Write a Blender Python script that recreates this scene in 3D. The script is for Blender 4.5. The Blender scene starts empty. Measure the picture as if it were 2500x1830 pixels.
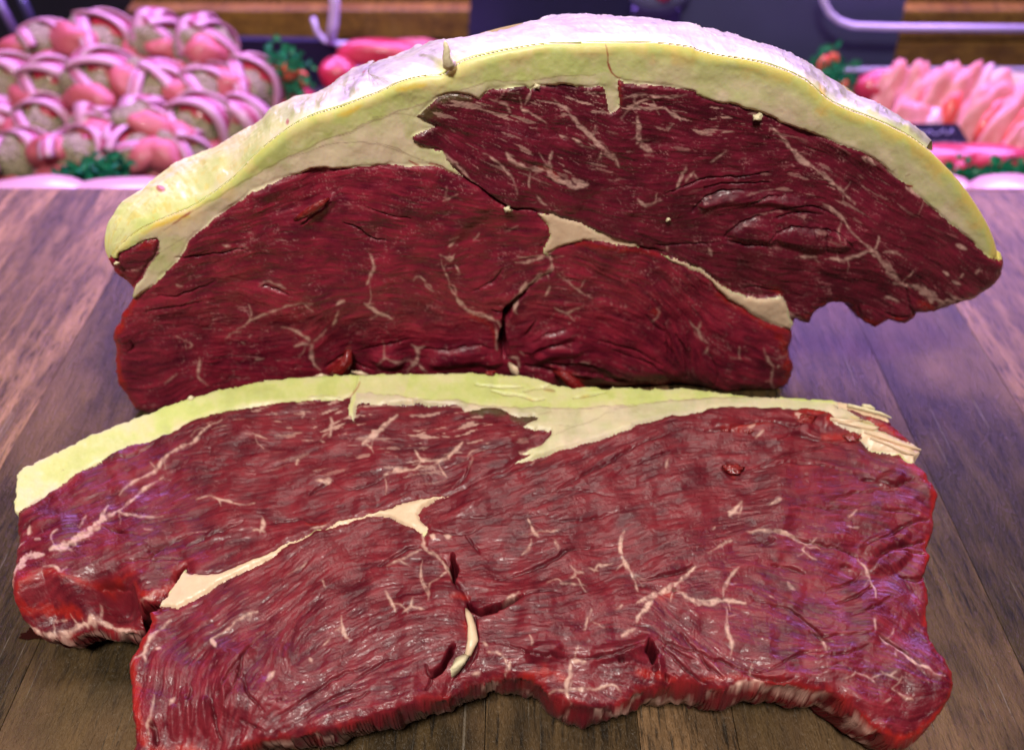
import bpy, bmesh, math, random
import numpy as np
from mathutils import Vector, Matrix

# ---------------------------------------------------------------- camera, world, lamps
scene = bpy.context.scene
CAM_H = 0.30
FPX = 1925.1            # focal length in photo pixels (2500 px wide)
cam_data = bpy.data.cameras.new("camera")
cam = bpy.data.objects.new("camera", cam_data)
scene.collection.objects.link(cam)
cam.location = (0, 0, CAM_H)
cam.rotation_euler = (math.radians(45), 0, 0)
cam_data.sensor_width = 36.0
cam_data.lens = FPX / 2500 * 36
cam_data.clip_start = 0.01
cam_data.clip_end = 50
cam_data.dof.use_dof = True
cam_data.dof.focus_distance = 0.296
cam_data.dof.aperture_fstop = 6.8
scene.camera = cam

world = bpy.data.worlds.new("World")
scene.world = world
world.use_nodes = True
wb = world.node_tree.nodes["Background"]
wb.inputs[0].default_value = (0.62, 0.50, 0.62, 1)
wb.inputs[1].default_value = 0.03

def area(name, loc, target, sx, sy, power, col):
    d = bpy.data.lights.new(name, 'AREA')
    d.shape = 'RECTANGLE'; d.size = sx; d.size_y = sy
    d.energy = power; d.color = col
    o = bpy.data.objects.new(name, d)
    scene.collection.objects.link(o)
    o.location = loc
    o.rotation_euler = (Vector(target) - Vector(loc)).to_track_quat('-Z', 'Y').to_euler()
    return o
# shop ceiling lamp above the block, a softer one behind the photographer, tinted tubes of the display case
area("ceiling_lamp", (0.10, 0.62, 1.05), (0, 0.22, 0.02), 0.50, 0.16, 4.2, (1.0, 0.97, 0.86))
area("shop_lamp", (-0.16, -0.27, 1.20), (0, 0.25, 0.05), 0.34, 0.16, 20.0, (1.0, 0.95, 0.86))
area("case_tube", (0.15, 1.22, 0.60), (0.05, 0.42, 0.0), 1.9, 0.30, 46.0, (0.55, 0.31, 1.0))
pk_lamp = area("case_tube_pink", (0.0, 0.74, 0.55), (0.0, 0.84, -0.1), 1.5, 0.10, 1.35, (1.0, 0.62, 0.88))
pk_lamp.data.spread = math.radians(95)

scene.render.engine = 'CYCLES'
scene.view_settings.view_transform = 'Standard'
scene.view_settings.look = 'None'
scene.view_settings.exposure = 0.0
scene.view_settings.gamma = 1.0

COL = scene.collection

# ---------------------------------------------------------------- object helpers
def link(o, parent=None):
    COL.objects.link(o)
    if parent is not None:
        o.parent = parent
    return o

def thing(name, label, cat, loc=(0, 0, 0), group=None):
    o = bpy.data.objects.new(name, None)
    o.empty_display_size = 0.01
    link(o); o.location = loc
    o['label'] = label; o['category'] = cat
    if group: o['group'] = group
    return o

def tag(o, label=None, cat=None, group=None, kind=None):
    if label: o['label'] = label
    if cat: o['category'] = cat
    if group: o['group'] = group
    if kind: o['kind'] = kind
    return o

def np_mesh(name, verts, quads, mats, attrs=None, smooth=True, mat_idx=None):
    me = bpy.data.meshes.new(name)
    V = np.asarray(verts, dtype=np.float32); Q = np.asarray(quads, dtype=np.int32)
    k = Q.shape[1]
    me.vertices.add(len(V)); me.vertices.foreach_set("co", V.ravel())
    me.loops.add(Q.size); me.loops.foreach_set("vertex_index", Q.ravel())
    me.polygons.add(len(Q))
    me.polygons.foreach_set("loop_start", np.arange(0, Q.size, k, dtype=np.int32))
    me.polygons.foreach_set("loop_total", np.full(len(Q), k, dtype=np.int32))
    for m in mats: me.materials.append(m)
    if mat_idx is not None: me.polygons.foreach_set("material_index", np.asarray(mat_idx, dtype=np.int32))
    me.update(calc_edges=True)
    me.polygons.foreach_set("use_smooth", np.full(len(Q), smooth, dtype=bool))
    if attrs:
        for kk, a in attrs.items():
            at = me.attributes.new(kk, 'FLOAT', 'POINT')
            at.data.foreach_set("value", np.asarray(a, dtype=np.float32).ravel())
    me.validate()
    return me

def obj(name, me, parent=None, loc=None, rot=None):
    o = bpy.data.objects.new(name, me)
    link(o, parent)
    if loc is not None: o.location = loc
    if rot is not None: o.rotation_euler = rot
    return o

# ---------------------------------------------------------------- photo pixel -> world
C45 = math.sqrt(0.5)
def ray(S):
    S = np.asarray(S, float)
    cx = (S[..., 0] - 1250) / FPX; cy = (915 - S[..., 1]) / FPX
    return np.stack([cx, C45 + C45 * cy, -C45 + C45 * cy], -1)
def on_plane(S, p0, n):
    d = ray(S); n = np.asarray(n, float); p0 = np.asarray(p0, float); c = np.array([0, 0, CAM_H])
    t = ((p0 - c) @ n) / (d @ n)
    return c + d * t[..., None]
def at_y(x, y, Y):
    p = on_plane(np.array([[x * 1.10766, y * 1.10766]]), (0, Y, 0), (0, 1, 0))[0]
    return Vector(p)

# zoom frames used while tracing: origin and scale
FR = {'F': (0, 0, 1.10766), 'T1': (0, 0, .44307), 'T2': (800, 0, .39876), 'T3': (1600, 0, .39876),
      'M1': (200, 400, .36314), 'M2': (900, 400, .36314), 'M3': (1600, 400, .39876),
      'L1': (0, 880, .36314), 'L2': (750, 880, .36314), 'L3': (1500, 880, .44307),
      'B1': (0, 1350, .39876), 'B2': (800, 1350, .39876), 'B3': (1600, 1350, .39876),
      'S': (0, 0, 1.0), 'E': (2000, 900, .24213), 'W': (1400, 1550, .44307)}
def Z(f, pts):
    a, b, s = FR[f]
    return [(a + x * s, b + y * s) for x, y in pts]
def P(*args):
    out = []
    for i in range(0, len(args), 2): out += Z(args[i], args[i + 1])
    return np.array(out, float)

# ---------------------------------------------------------------- numpy noise
def _hash(ix, iy, seed):
    h = (ix.astype(np.int64) * 374761393 + iy.astype(np.int64) * 668265263 + seed * 974711) & 0xffffffff
    h = ((h ^ (h >> 13)) * 1274126177) & 0xffffffff
    h = (h ^ (h >> 16)) & 0xffffffff
    return h.astype(np.float64) / 4294967295.0 * 2 - 1
def vnoise(x, y, seed=0):
    ix = np.floor(x); iy = np.floor(y); fx = x - ix; fy = y - iy
    fx = fx * fx * fx * (fx * (fx * 6 - 15) + 10); fy = fy * fy * fy * (fy * (fy * 6 - 15) + 10)
    ix = ix.astype(np.int64); iy = iy.astype(np.int64)
    a = _hash(ix, iy, seed); b = _hash(ix + 1, iy, seed); c = _hash(ix, iy + 1, seed); d = _hash(ix + 1, iy + 1, seed)
    return (a + (b - a) * fx) * (1 - fy) + (c + (d - c) * fx) * fy
def fbm(x, y, scale, octs=4, seed=0, gain=.5):
    v = 0; a = 1; t = 0; x = x / scale; y = y / scale
    for o in range(octs):
        v = v + a * vnoise(x + o * 17.3, y + o * 9.1, seed + o * 31); t += a; a *= gain; x = x * 2.03; y = y * 2.03
    return v / t * 1.6
def sst(e0, e1, x):
    t = np.clip((x - e0) / (e1 - e0), 0, 1); return t * t * (3 - 2 * t)

def smooth_poly(p, n=3, closed=False):
    p = np.asarray(p, float)
    for _ in range(n):
        if closed:
            q = np.roll(p, -1, 0); r = np.empty((len(p) * 2, 2)); r[0::2] = .75 * p + .25 * q; r[1::2] = .25 * p + .75 * q
        else:
            if len(p) < 3: return p
            q = p[1:]; a = p[:-1]; r = np.empty(((len(p) - 1) * 2, 2)); r[0::2] = .75 * a + .25 * q; r[1::2] = .25 * a + .75 * q
            r = np.vstack([p[:1], r[1:-1], p[-1:]])
        p = r
    return p

class Grid:
    def __init__(s, x0, y0, x1, y1, g):
        s.g = g; s.x0 = x0; s.y0 = y0
        s.nx = int((x1 - x0) / g) + 1; s.ny = int((y1 - y0) / g) + 1
        s.X, s.Y = np.meshgrid(x0 + np.arange(s.nx) * g, y0 + np.arange(s.ny) * g)
    def warp(s, amp_s, amp_l, seed):
        X, Y = s.X, s.Y
        wx = X + fbm(X, Y, 18, 2, seed) * amp_s + fbm(X, Y, 60, 2, seed + 1) * amp_l
        wy = Y + fbm(X, Y, 18, 2, seed + 2) * amp_s + fbm(X, Y, 60, 2, seed + 3) * amp_l
        return wx, wy
    def inside(s, poly):
        # even-odd on the regular grid
        m = np.zeros((s.ny, s.nx + 1), dtype=np.int32)
        P0 = np.asarray(poly); P1 = np.roll(P0, -1, 0)
        for (xa, ya), (xb, yb) in zip(P0, P1):
            if ya == yb: continue
            if ya > yb: xa, ya, xb, yb = xb, yb, xa, ya
            r0 = max(0, int(math.ceil((ya - s.y0) / s.g))); r1 = min(s.ny - 1, int(math.ceil((yb - s.y0) / s.g)) - 1)
            if r1 < r0: continue
            rr = np.arange(r0, r1 + 1); yy = s.y0 + rr * s.g
            xx = xa + (yy - ya) / (yb - ya) * (xb - xa)
            cc = np.clip(np.ceil((xx - s.x0) / s.g).astype(int), 0, s.nx)
            np.add.at(m, (rr, cc), 1)
        return (np.cumsum(m, 1)[:, :s.nx] % 2) == 1
    def sample(s, F, wx, wy):
        fx = np.clip((wx - s.x0) / s.g, 0, s.nx - 1.001); fy = np.clip((wy - s.y0) / s.g, 0, s.ny - 1.001)
        ix = fx.astype(int); iy = fy.astype(int); fx = fx - ix; fy = fy - iy
        return (F[iy, ix] * (1 - fx) + F[iy, ix + 1] * fx) * (1 - fy) + (F[iy + 1, ix] * (1 - fx) + F[iy + 1, ix + 1] * fx) * fy
    def dist(s, poly, pad, closed=False, out=None, want_t=False):
        P0 = np.asarray(poly, float)
        P1 = np.roll(P0, -1, 0) if closed else P0[1:]
        n = len(P1); D = np.full((s.ny, s.nx), float(pad)) if out is None else out
        T = np.zeros((s.ny, s.nx)) if want_t else None
        for i in range(n):
            xa, ya = P0[i]; xb, yb = P1[i]
            c0 = max(0, int((min(xa, xb) - pad - s.x0) / s.g)); c1 = min(s.nx, int((max(xa, xb) + pad - s.x0) / s.g) + 2)
            r0 = max(0, int((min(ya, yb) - pad - s.y0) / s.g)); r1 = min(s.ny, int((max(ya, yb) + pad - s.y0) / s.g) + 2)
            if c1 <= c0 or r1 <= r0: continue
            X = s.X[r0:r1, c0:c1]; Y = s.Y[r0:r1, c0:c1]
            dx, dy = xb - xa, yb - ya; L = dx * dx + dy * dy + 1e-9
            t = np.clip(((X - xa) * dx + (Y - ya) * dy) / L, 0, 1)
            d = np.hypot(X - xa - t * dx, Y - ya - t * dy)
            sub = D[r0:r1, c0:c1]; m = d < sub
            sub[m] = d[m]
            if want_t: T[r0:r1, c0:c1][m] = ((i + t) / n)[m]
        return (D, T) if want_t else D

def lines_field(G, specs, soft=1.6, taper=.3, noise=None, gain=1.0):
    """specs: (frame, pts, halfwidth in frame px) -> 0..1 mask"""
    F = np.zeros((G.ny, G.nx))
    for f, pts, w in specs:
        s = FR[f][2]; w = w * s * gain
        p = smooth_poly(P(f, pts), 2)
        pad = w * 1.8 + 6
        x0, y0 = p.min(0) - pad; x1, y1 = p.max(0) + pad
        c0 = max(0, int((x0 - G.x0) / G.g)); c1 = min(G.nx, int((x1 - G.x0) / G.g) + 2)
        r0 = max(0, int((y0 - G.y0) / G.g)); r1 = min(G.ny, int((y1 - G.y0) / G.g) + 2)
        if c1 - c0 < 2 or r1 - r0 < 2: continue
        H = Grid.__new__(Grid); H.g = G.g; H.x0 = G.x0 + c0 * G.g; H.y0 = G.y0 + r0 * G.g; H.nx = c1 - c0; H.ny = r1 - r0
        H.X = G.X[r0:r1, c0:c1]; H.Y = G.Y[r0:r1, c0:c1]
        D, T = H.dist(p, pad, want_t=True)
        ww = w * (taper + (1 - taper) * np.sin(np.pi * np.clip(T, 0, 1)) ** .6)
        if noise is not None: ww = ww * (1 + .75 * noise[r0:r1, c0:c1])
        m = sst(-soft, soft, ww - D)
        F[r0:r1, c0:c1] = np.maximum(F[r0:r1, c0:c1], m)
    return F

def dir_field(G, strokes, seed):
    st = 12
    X = G.X[::st, ::st]; Y = G.Y[::st, ::st]
    a = np.zeros_like(X); b = np.zeros_like(X)
    for f, pts in strokes:
        p = smooth_poly(P(f, pts), 2)
        for i in range(len(p) - 1):
            d = p[i + 1] - p[i]; L = np.hypot(*d) + 1e-6; th = math.atan2(d[1], d[0])
            m = (p[i] + p[i + 1]) / 2
            w = L / (((X - m[0]) ** 2 + (Y - m[1]) ** 2) + 900) ** 1.35
            a += w * math.cos(2 * th); b += w * math.sin(2 * th)
    n = np.hypot(a, b) + 1e-12; a /= n; b /= n
    fx = np.clip(np.arange(G.nx) / st, 0, X.shape[1] - 1.001); fy = np.clip(np.arange(G.ny) / st, 0, X.shape[0] - 1.001)
    ix = fx.astype(int); iy = fy.astype(int); tx = (fx - ix)[None, :]; ty = (fy - iy)[:, None]
    up = lambda F: (F[iy][:, ix] * (1 - tx) + F[iy][:, ix + 1] * tx) * (1 - ty) + (F[iy + 1][:, ix] * (1 - tx) + F[iy + 1][:, ix + 1] * tx) * ty
    th = .5 * np.arctan2(up(b), up(a))
    return th + .20 * fbm(G.X, G.Y, 80, 2, seed)

def lic(G, th, N, L, step=1.0):
    c = np.cos(th).astype(np.float32); s = np.sin(th).astype(np.float32)
    N = N.astype(np.float32); acc = N.copy(); tot = 1.0
    ix0 = np.arange(G.nx, dtype=np.float32)[None, :] + np.zeros((G.ny, 1), np.float32)
    iy0 = np.arange(G.ny, dtype=np.float32)[:, None] + np.zeros((1, G.nx), np.float32)
    for sg in (1, -1):
        x = ix0.copy(); y = iy0.copy()
        jx = ix0.astype(int); jy = iy0.astype(int)
        dx = c * sg; dy = s * sg
        for k in range(1, L + 1):
            x += dx * step; y += dy * step
            jx = np.clip(np.rint(x), 0, G.nx - 1).astype(np.int32); jy = np.clip(np.rint(y), 0, G.ny - 1).astype(np.int32)
            ndx = c[jy, jx] ; ndy = s[jy, jx]
            flip = np.sign(ndx * dx + ndy * dy); flip[flip == 0] = 1
            dx = ndx * flip; dy = ndy * flip
            w = 1 - k / (L + 1.0)
            acc += N[jy, jx] * w; tot += w
    acc /= tot
    return (acc - acc.mean()) / (acc.std() + 1e-9)

def blur(F, n=2):
    F = F.astype(float)
    for _ in range(n):
        F = (np.pad(F, ((1, 1), (0, 0)), 'edge')[:-2] + 2 * F + np.pad(F, ((1, 1), (0, 0)), 'edge')[2:]) / 4
        F = (np.pad(F, ((0, 0), (1, 1)), 'edge')[:, :-2] + 2 * F + np.pad(F, ((0, 0), (1, 1)), 'edge')[:, 2:]) / 4
    return F
def with_branches(specs, seed, per=.45, wmax=1.5):
    """fine side branches growing off the traced veins"""
    r = random.Random(seed); out = list(specs)
    for f, pts, w in specs:
        p = smooth_poly(P(f, pts), 1)
        L = np.hypot(*np.diff(p, axis=0).T).sum()
        for _ in range(int(per * L / 45 + r.random() * .8)):
            i = r.randrange(len(p) - 1); d = p[i + 1] - p[i]; a = math.atan2(d[1], d[0]) + r.choice((-1, 1)) * r.uniform(.5, 1.3)
            q = p[i] + d * r.random(); line = [tuple(q)]
            for k in range(r.randint(2, 4)):
                a += r.uniform(-.7, .7); s = r.uniform(7, 16); q = q + np.array([math.cos(a), math.sin(a)]) * s; line.append(tuple(q))
            out.append(('S', line, r.uniform(.7, wmax)))
    return out

# ---------------------------------------------------------------- materials
class NT:
    def __init__(s, name):
        s.m = bpy.data.materials.new(name); s.m.use_nodes = True
        s.t = s.m.node_tree; s.b = s.t.nodes["Principled BSDF"]
    def n(s, typ, **kw):
        o = s.t.nodes.new(typ)
        for k, v in kw.items(): setattr(o, k, v)
        return o
    def l(s, a, b): s.t.links.new(a, b)
    def attr(s, name, typ='GEOMETRY'):
        a = s.n('ShaderNodeAttribute', attribute_name=name); a.attribute_type = typ
        return a.outputs['Fac']
    def math(s, op, a, b=None, c=None, clamp=False):
        o = s.n('ShaderNodeMath', operation=op); o.use_clamp = clamp
        for i, v in enumerate((a, b, c)):
            if v is None: continue
            if isinstance(v, (int, float)): o.inputs[i].default_value = v
            else: s.l(v, o.inputs[i])
        return o.outputs[0]
    def mix(s, f, a, b, blend='MIX'):
        o = s.n('ShaderNodeMix', data_type='RGBA', blend_type=blend)
        for i, v in ((0, f), (6, a), (7, b)):
            if isinstance(v, (int, float)): o.inputs[i].default_value = v
            elif isinstance(v, tuple): o.inputs[i].default_value = (*v, 1) if len(v) == 3 else v
            else: s.l(v, o.inputs[i])
        return o.outputs[2]
    def noise(s, scale, detail=4, rough=.55, vec=None, dist=0.0):
        o = s.n('ShaderNodeTexNoise'); o.inputs['Scale'].default_value = scale
        o.inputs['Detail'].default_value = detail; o.inputs['Roughness'].default_value = rough
        o.inputs['Distortion'].default_value = dist
        if vec is not None: s.l(vec, o.inputs['Vector'])
        return o.outputs['Fac']
    def coord(s, kind='Object', scale=None, rot=None, loc=None):
        c = s.n('ShaderNodeTexCoord').outputs[kind]
        if scale is None and rot is None: return c
        m = s.n('ShaderNodeMapping')
        if scale: m.inputs['Scale'].default_value = scale
        if rot: m.inputs['Rotation'].default_value = rot
        s.l(c, m.inputs['Vector']); return m.outputs[0]
    def ramp(s, f, stops):
        o = s.n('ShaderNodeValToRGB'); e = o.color_ramp.elements
        while len(e) < len(stops): e.new(.5)
        for i, (p, c) in enumerate(stops): e[i].position = p; e[i].color = (*c, 1) if len(c) == 3 else c
        s.l(f, o.inputs[0]); return o.outputs[0]
    def bump(s, h, strength, dist, prev=None):
        o = s.n('ShaderNodeBump'); o.inputs['Strength'].default_value = strength; o.inputs['Distance'].default_value = dist
        s.l(h, o.inputs['Height'])
        if prev is not None: s.l(prev, o.inputs['Normal'])
        return o.outputs[0]
    def set(s, **kw):
        for k, v in kw.items():
            i = s.b.inputs[k.replace('_', ' ')]
            if isinstance(v, (int, float)): i.default_value = v
            elif isinstance(v, tuple): i.default_value = (*v, 1) if len(v) == 3 and i.type == 'RGBA' else v
            else: s.l(v, i)
        return s.m

def lean_material(name, deep, mid, fatcol, rough=.33, bump=.25, crease_shade=(.022, .003, .004), coat=.24):
    t = NT(name); co = t.coord('Object')
    fine = t.noise(1900, 3, .7, co); fine2 = t.noise(260, 4, .6, co)
    tint = t.math('ADD', t.attr('tint'), t.math('MULTIPLY', t.math('SUBTRACT', fine2, .5), .5), clamp=True)
    c = t.mix(tint, deep, mid)
    c = t.mix(t.math('MULTIPLY', t.attr('fresh'), t.math('ADD', fine2, .35), clamp=True), c, (.34, .015, .011))
    c = t.mix(t.attr('brown'), c, (.085, .050, .022))
    c = t.mix(t.math('MULTIPLY', t.attr('web'), .80), c, (.60, .28, .27))
    fcol = t.mix(t.math('MULTIPLY', fine2, .7), fatcol, (.62, .30, .22))
    f = t.math('MULTIPLY', t.attr('fat'), t.math('ADD', t.math('MULTIPLY', fine2, .8), .45), clamp=True)
    c = t.mix(f, c, fcol)
    c = t.mix(t.attr('dark'), c, crease_shade)  # shade inside creases and cracks is painted into the meat colour
    r = t.math('ADD', t.math('MULTIPLY', fine2, .28), rough - .14)
    r = t.math('ADD', r, t.math('MULTIPLY', f, .14))
    nb = t.bump(fine, bump * 1.6, .0004); nb = t.bump(fine2, bump * .7, .0010, nb)
    return t.set(Base_Color=c, Roughness=r, Normal=nb, Specular_IOR_Level=.34, Coat_Weight=coat, Coat_Roughness=.10)

def fat_material(name):
    t = NT(name); co = t.coord('Object')
    n1 = t.noise(60, 5, .6, co); n2 = t.noise(420, 4, .6, co); n3 = t.noise(1100, 2, .5, co)
    c = t.mix(t.attr('yel'), (.76, .59, .42), (.60, .63, .19))
    c = t.mix(t.math('MULTIPLY', t.attr('gold'), .95), c, (.72, .47, .045))
    c = t.mix(t.math('MULTIPLY', t.attr('pale'), .95), c, t.mix(t.ramp(t.noise(1, 4, .6, t.coord('Object', (30, 240, 240))), [(.35, (0, 0, 0)), (.62, (1, 1, 1))]), (.34, .31, .25), (.22, .17, .14)))
    c = t.mix(t.math('MULTIPLY', t.math('SUBTRACT', n1, .38), 1.3, clamp=True), c, (.56, .60, .24))
    c = t.mix(t.math('MULTIPLY', t.math('SUBTRACT', n2, .5), .6, clamp=True), c, (.86, .80, .55))
    c = t.mix(t.math('MULTIPLY', t.attr('line'), .6), c, (.22, .10, .06))
    c = t.mix(t.attr('redl'), c, (.33, .02, .02))
    nb = t.bump(n3, .12, .0003); nb = t.bump(n2, .14, .0006, nb)
    r = t.math('ADD', t.math('MULTIPLY', n2, .25), .30)
    return t.set(Base_Color=c, Roughness=r, Normal=nb, Subsurface_Weight=.22, Subsurface_Radius=(.006, .004, .0015),
                 Subsurface_Scale=1.0, Specular_IOR_Level=.45)

LEAN_J = lean_material("lean_meat_joint", (.105, .0060, .020), (.290, .018, .040), (.66, .42, .36), .30, .36, (.045, .004, .008), .14)  # same lean as the steak, colour brightened to make up for weaker light
LEAN_A = lean_material("lean_meat_purple", (.070, .0045, .014), (.190, .013, .032), (.62, .40, .36), .29, .38, (.035, .003, .009), .16)
LEAN_S = lean_material("lean_meat_cut", (.080, .0045, .012), (.225, .018, .028), (.68, .45, .38), .31, .30, (.030, .003, .005), .12)
FAT = fat_material("beef_fat")

def simple(name, col, rough=.5, col2=None, nscale=60, bump=.2, bdist=.002, spec=.5, sss=0, metallic=0, coat=0, emis=None):
    t = NT(name); co = t.coord('Object'); n = t.noise(nscale, 4, .6, co)
    c = t.mix(n, col, col2 or tuple(v * .7 for v in col))
    nb = t.bump(n, bump, bdist)
    t.set(Base_Color=c, Roughness=rough, Normal=nb, Specular_IOR_Level=spec, Metallic=metallic, Coat_Weight=coat)
    if sss: t.set(Subsurface_Weight=sss, Subsurface_Radius=(.006, .003, .002), Subsurface_Scale=1.0)
    return t.m
SEAM = simple("seam_fat", (.80, .60, .42), .38, (.62, .40, .26), 180, .35, .0012, sss=.15)
CRUMB = simple("fat_crumb", (.80, .70, .48), .5, (.62, .5, .3), 900, .5, .001)
SHRED = simple("red_shred", (.30, .018, .016), .22, (.15, .006, .009), 420, .9, .002, coat=.5)

# wood of the block: Object Info is not used; each stave carries its own tone
def wood_material(name, a, b, dark, rough=.40, gscale=1.0, sheen=.10):
    t = NT(name)
    tone = t.attr('tone', 'OBJECT'); off = t.attr('shift', 'OBJECT')
    co = t.n('ShaderNodeTexCoord').outputs['Object']
    add = t.n('ShaderNodeVectorMath', operation='ADD'); cb = t.n('ShaderNodeCombineXYZ')
    t.l(off, cb.inputs[0]); t.l(off, cb.inputs[1]); t.l(co, add.inputs[0]); t.l(cb.outputs[0], add.inputs[1])
    def mp(sc, rz=0.0):
        m = t.n('ShaderNodeMapping'); m.inputs['Scale'].default_value = sc; m.inputs['Rotation'].default_value = (0, 0, rz)
        t.l(add.outputs[0], m.inputs['Vector']); return m.outputs[0]
    g1 = t.noise(1, 5, .6, mp((110 * gscale, 14 * gscale, 60)), .3)
    g2 = t.noise(1, 5, .65, mp((620 * gscale, 75 * gscale, 200), .04))
    fl = t.noise(1, 3, .6, mp((1500, 420, 300), .02))
    blotch = t.noise(9, 4, .55, add.outputs[0])
    c = t.mix(tone, a, b)
    c = t.mix(t.math('MULTIPLY', t.ramp(g1, [(.36, (0, 0, 0)), (.60, (1, 1, 1))]), .62), c, dark)
    pores = t.ramp(g2, [(.50, (0, 0, 0)), (.66, (1, 1, 1))])
    c = t.mix(t.math('MULTIPLY', pores, .85), c, tuple(v * .35 for v in dark))
    c = t.mix(t.math('MULTIPLY', t.math('SUBTRACT', blotch, .5), 1.1, clamp=True), c, tuple(min(1, v * 1.25) for v in b))
    # knife scratches
    scr = None
    for k, (rz, sc) in enumerate(((.5, 620), (-.9, 700), (1.35, 660))):
        m = mp((sc, 16, 1), rz); nn = t.noise(1, 1, .4, m)
        line = t.ramp(nn, [(.715, (0, 0, 0)), (.75, (1, 1, 1)), ])
        scr = line if scr is None else t.math('MAXIMUM', scr, line)
    c = t.mix(t.math('MULTIPLY', scr, .30), c, (.36, .30, .24))
    r = t.math('ADD', t.math('MULTIPLY', g2, .30), rough - .15)
    r = t.math('ADD', r, t.math('MULTIPLY', t.math('SUBTRACT', blotch, .5), .3))
    h = t.math('SUBTRACT', t.math('MULTIPLY', g2, -1.0), t.math('MULTIPLY', scr, .6))
    nb = t.bump(h, .95, .0016); nb = t.bump(fl, .8, .0009, nb)
    return t.set(Base_Color=c, Roughness=r, Normal=nb, Specular_IOR_Level=.32, Coat_Weight=sheen, Coat_Roughness=.38)
WOOD = wood_material("block_wood", (.062, .038, .013), (.50, .27, .13), (.008, .005, .003))

# ---------------------------------------------------------------- meat faces
def build_slab(root, G, outline, regions, regions_dist, to3d, nrm, th, lean_mats, vein_specs, crease_specs, fresh_specs,
               web_amt, crease_amt, seed, k_mm, edge_R, wall, extra=None, fatfn=None, marble=(), browns=(), wall_fresh=.5, jit=2.0):
    """regions: list of (name, polygon or None for the rest, material, label)"""
    rng = np.random.RandomState(seed)
    wx, wy = G.warp(1.7, 3.0, seed)
    ox, oy = G.X + fbm(G.X, G.Y, 13, 3, seed + 9) * jit, G.Y + fbm(G.X, G.Y, 13, 3, seed + 12) * jit
    ins = G.inside(outline).astype(float)
    keep = G.sample(ins, ox, oy) > .5
    dout = G.sample(G.dist(outline, 70, closed=True), ox, oy)
    lab = np.zeros((G.ny, G.nx), dtype=int)
    dreg = np.full((G.ny, G.nx), 50.0)
    for i, rg in enumerate(regions):
        if rg[1] is None: continue
        m = G.sample(G.inside(rg[1]).astype(float), wx, wy) > .5
        lab[m] = i
        G.dist(rg[1], 50, closed=True, out=dreg)
    dreg = G.sample(dreg, wx, wy)
    tw = fbm(G.X, G.Y, 22, 3, seed + 40)
    # boundaries between regions only count away from the outer edge
    n22 = fbm(G.X, G.Y, 14, 3, seed + 5)
    fat = G.sample(lines_field(G, with_branches(vein_specs, seed), 2.4, .25, n22, .84), wx, wy)
    fat = fat * np.clip(.86 + .5 * fbm(G.X, G.Y, 10, 2, seed + 8), 0, 1)
    cre = G.sample(lines_field(G, crease_specs, 2.0, .15, n22 * .5), wx, wy)
    fresh = G.sample(lines_field(G, fresh_specs, 9.0, .6, n22, .62), wx, wy)
    WN = rng.randn(G.ny, G.nx)
    fine = lic(G, th, WN, 8)
    blob = fbm(G.X, G.Y, 5.2, 2, seed + 60)
    mid = lic(G, th, blob, 10)
    blob2 = fbm(G.X, G.Y, 12, 2, seed + 61)
    coarse = lic(G, th, blob2, 24)
    lobes = lic(G, th, fbm(G.X, G.Y, 30, 2, seed + 62), 36)
    web = sst(.17, .02, np.abs(mid)) * sst(-.35, .5, fbm(G.X, G.Y, 45, 3, seed + 70) + .12)
    web2 = sst(.10, .01, np.abs(coarse)) * sst(-.5, .4, fbm(G.X, G.Y, 70, 3, seed + 71))
    web3 = sst(.075, .0, np.abs(lobes)) * sst(-.1, .5, fbm(G.X, G.Y, 90, 3, seed + 75))
    mar = lic(G, th, fbm(G.X, G.Y, 6, 2, seed + 76), 14)
    mw = np.zeros_like(mar)
    for (mx, my, rx, ry, am) in marble: mw = np.maximum(mw, am * np.exp(-((G.X - mx) / rx) ** 2 - ((G.Y - my) / ry) ** 2))
    flecks = sst(1.75, 2.3, mar + 1.5 * mw + .5 * tw) * np.clip(mw * 1.6, 0, 1)
    calm = np.clip(.72 + .9 * fbm(G.X, G.Y, 150, 2, seed + 95), .18, 1.15)
    cA = lic(G, th, fbm(G.X, G.Y, 8.5, 2, seed + 64), 12); cA = .82 * cA + .75 * fbm(G.X, G.Y, 11, 3, seed + 65) / .5 * .5
    crackW = sst(.10, .01, np.abs(cA)) * sst(-.3, .5, fbm(G.X, G.Y, 50, 3, seed + 77))
    crackA = sst(.20, .03, np.abs(cA)) * sst(-.6, .3, fbm(G.X, G.Y, 60, 3, seed + 73))
    tint = .46 + .13 * mid + .05 * fine + .30 * fbm(G.X, G.Y, 55, 4, seed + 72) + .10 * coarse
    isfat = np.isin(lab, [i for i, r in enumerate(regions) if r[2] is FAT or r[2] is SEAM])
    isf = blur(isfat, 3)
    h = isf * (.12 * fbm(G.X, G.Y, 20, 4, seed + 80) + .5 * fbm(G.X, G.Y, 90, 2, seed + 84)) + (1 - isf) * (
                 .14 * lobes + 2.0 * fbm(G.X, G.Y, 150, 3, seed + 81) + .30 * fbm(G.X, G.Y, 42, 3, seed + 82)
                 + .035 * mid + .04 * fine + .06 * coarse)
    h = h * (1 - isf * sst(30, 4, dout))
    h = h - (1 - isf) * (crease_amt * (web2 * .60 + web3 * .9 + crackA * .45) * calm + .10 * web) + (1 - isf) * (.05 * cA + .03 * fine)
    h = h + (1 - isf) * .12 * fat
    h = h - 1.5 * cre - (.9 - .55 * isf) * np.exp(-(dreg / 5.0) ** 2) * (dout > 8)
    R = isf * edge_R[1] + (1 - isf) * edge_R[0]
    q = np.clip(dout / R, 0, 1)
    h = h - R * k_mm * .75 * (1 - np.sqrt(np.clip(1 - (1 - q) ** 2, 0, 1)))
    if extra is not None: h = extra(G, h, locals())
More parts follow.
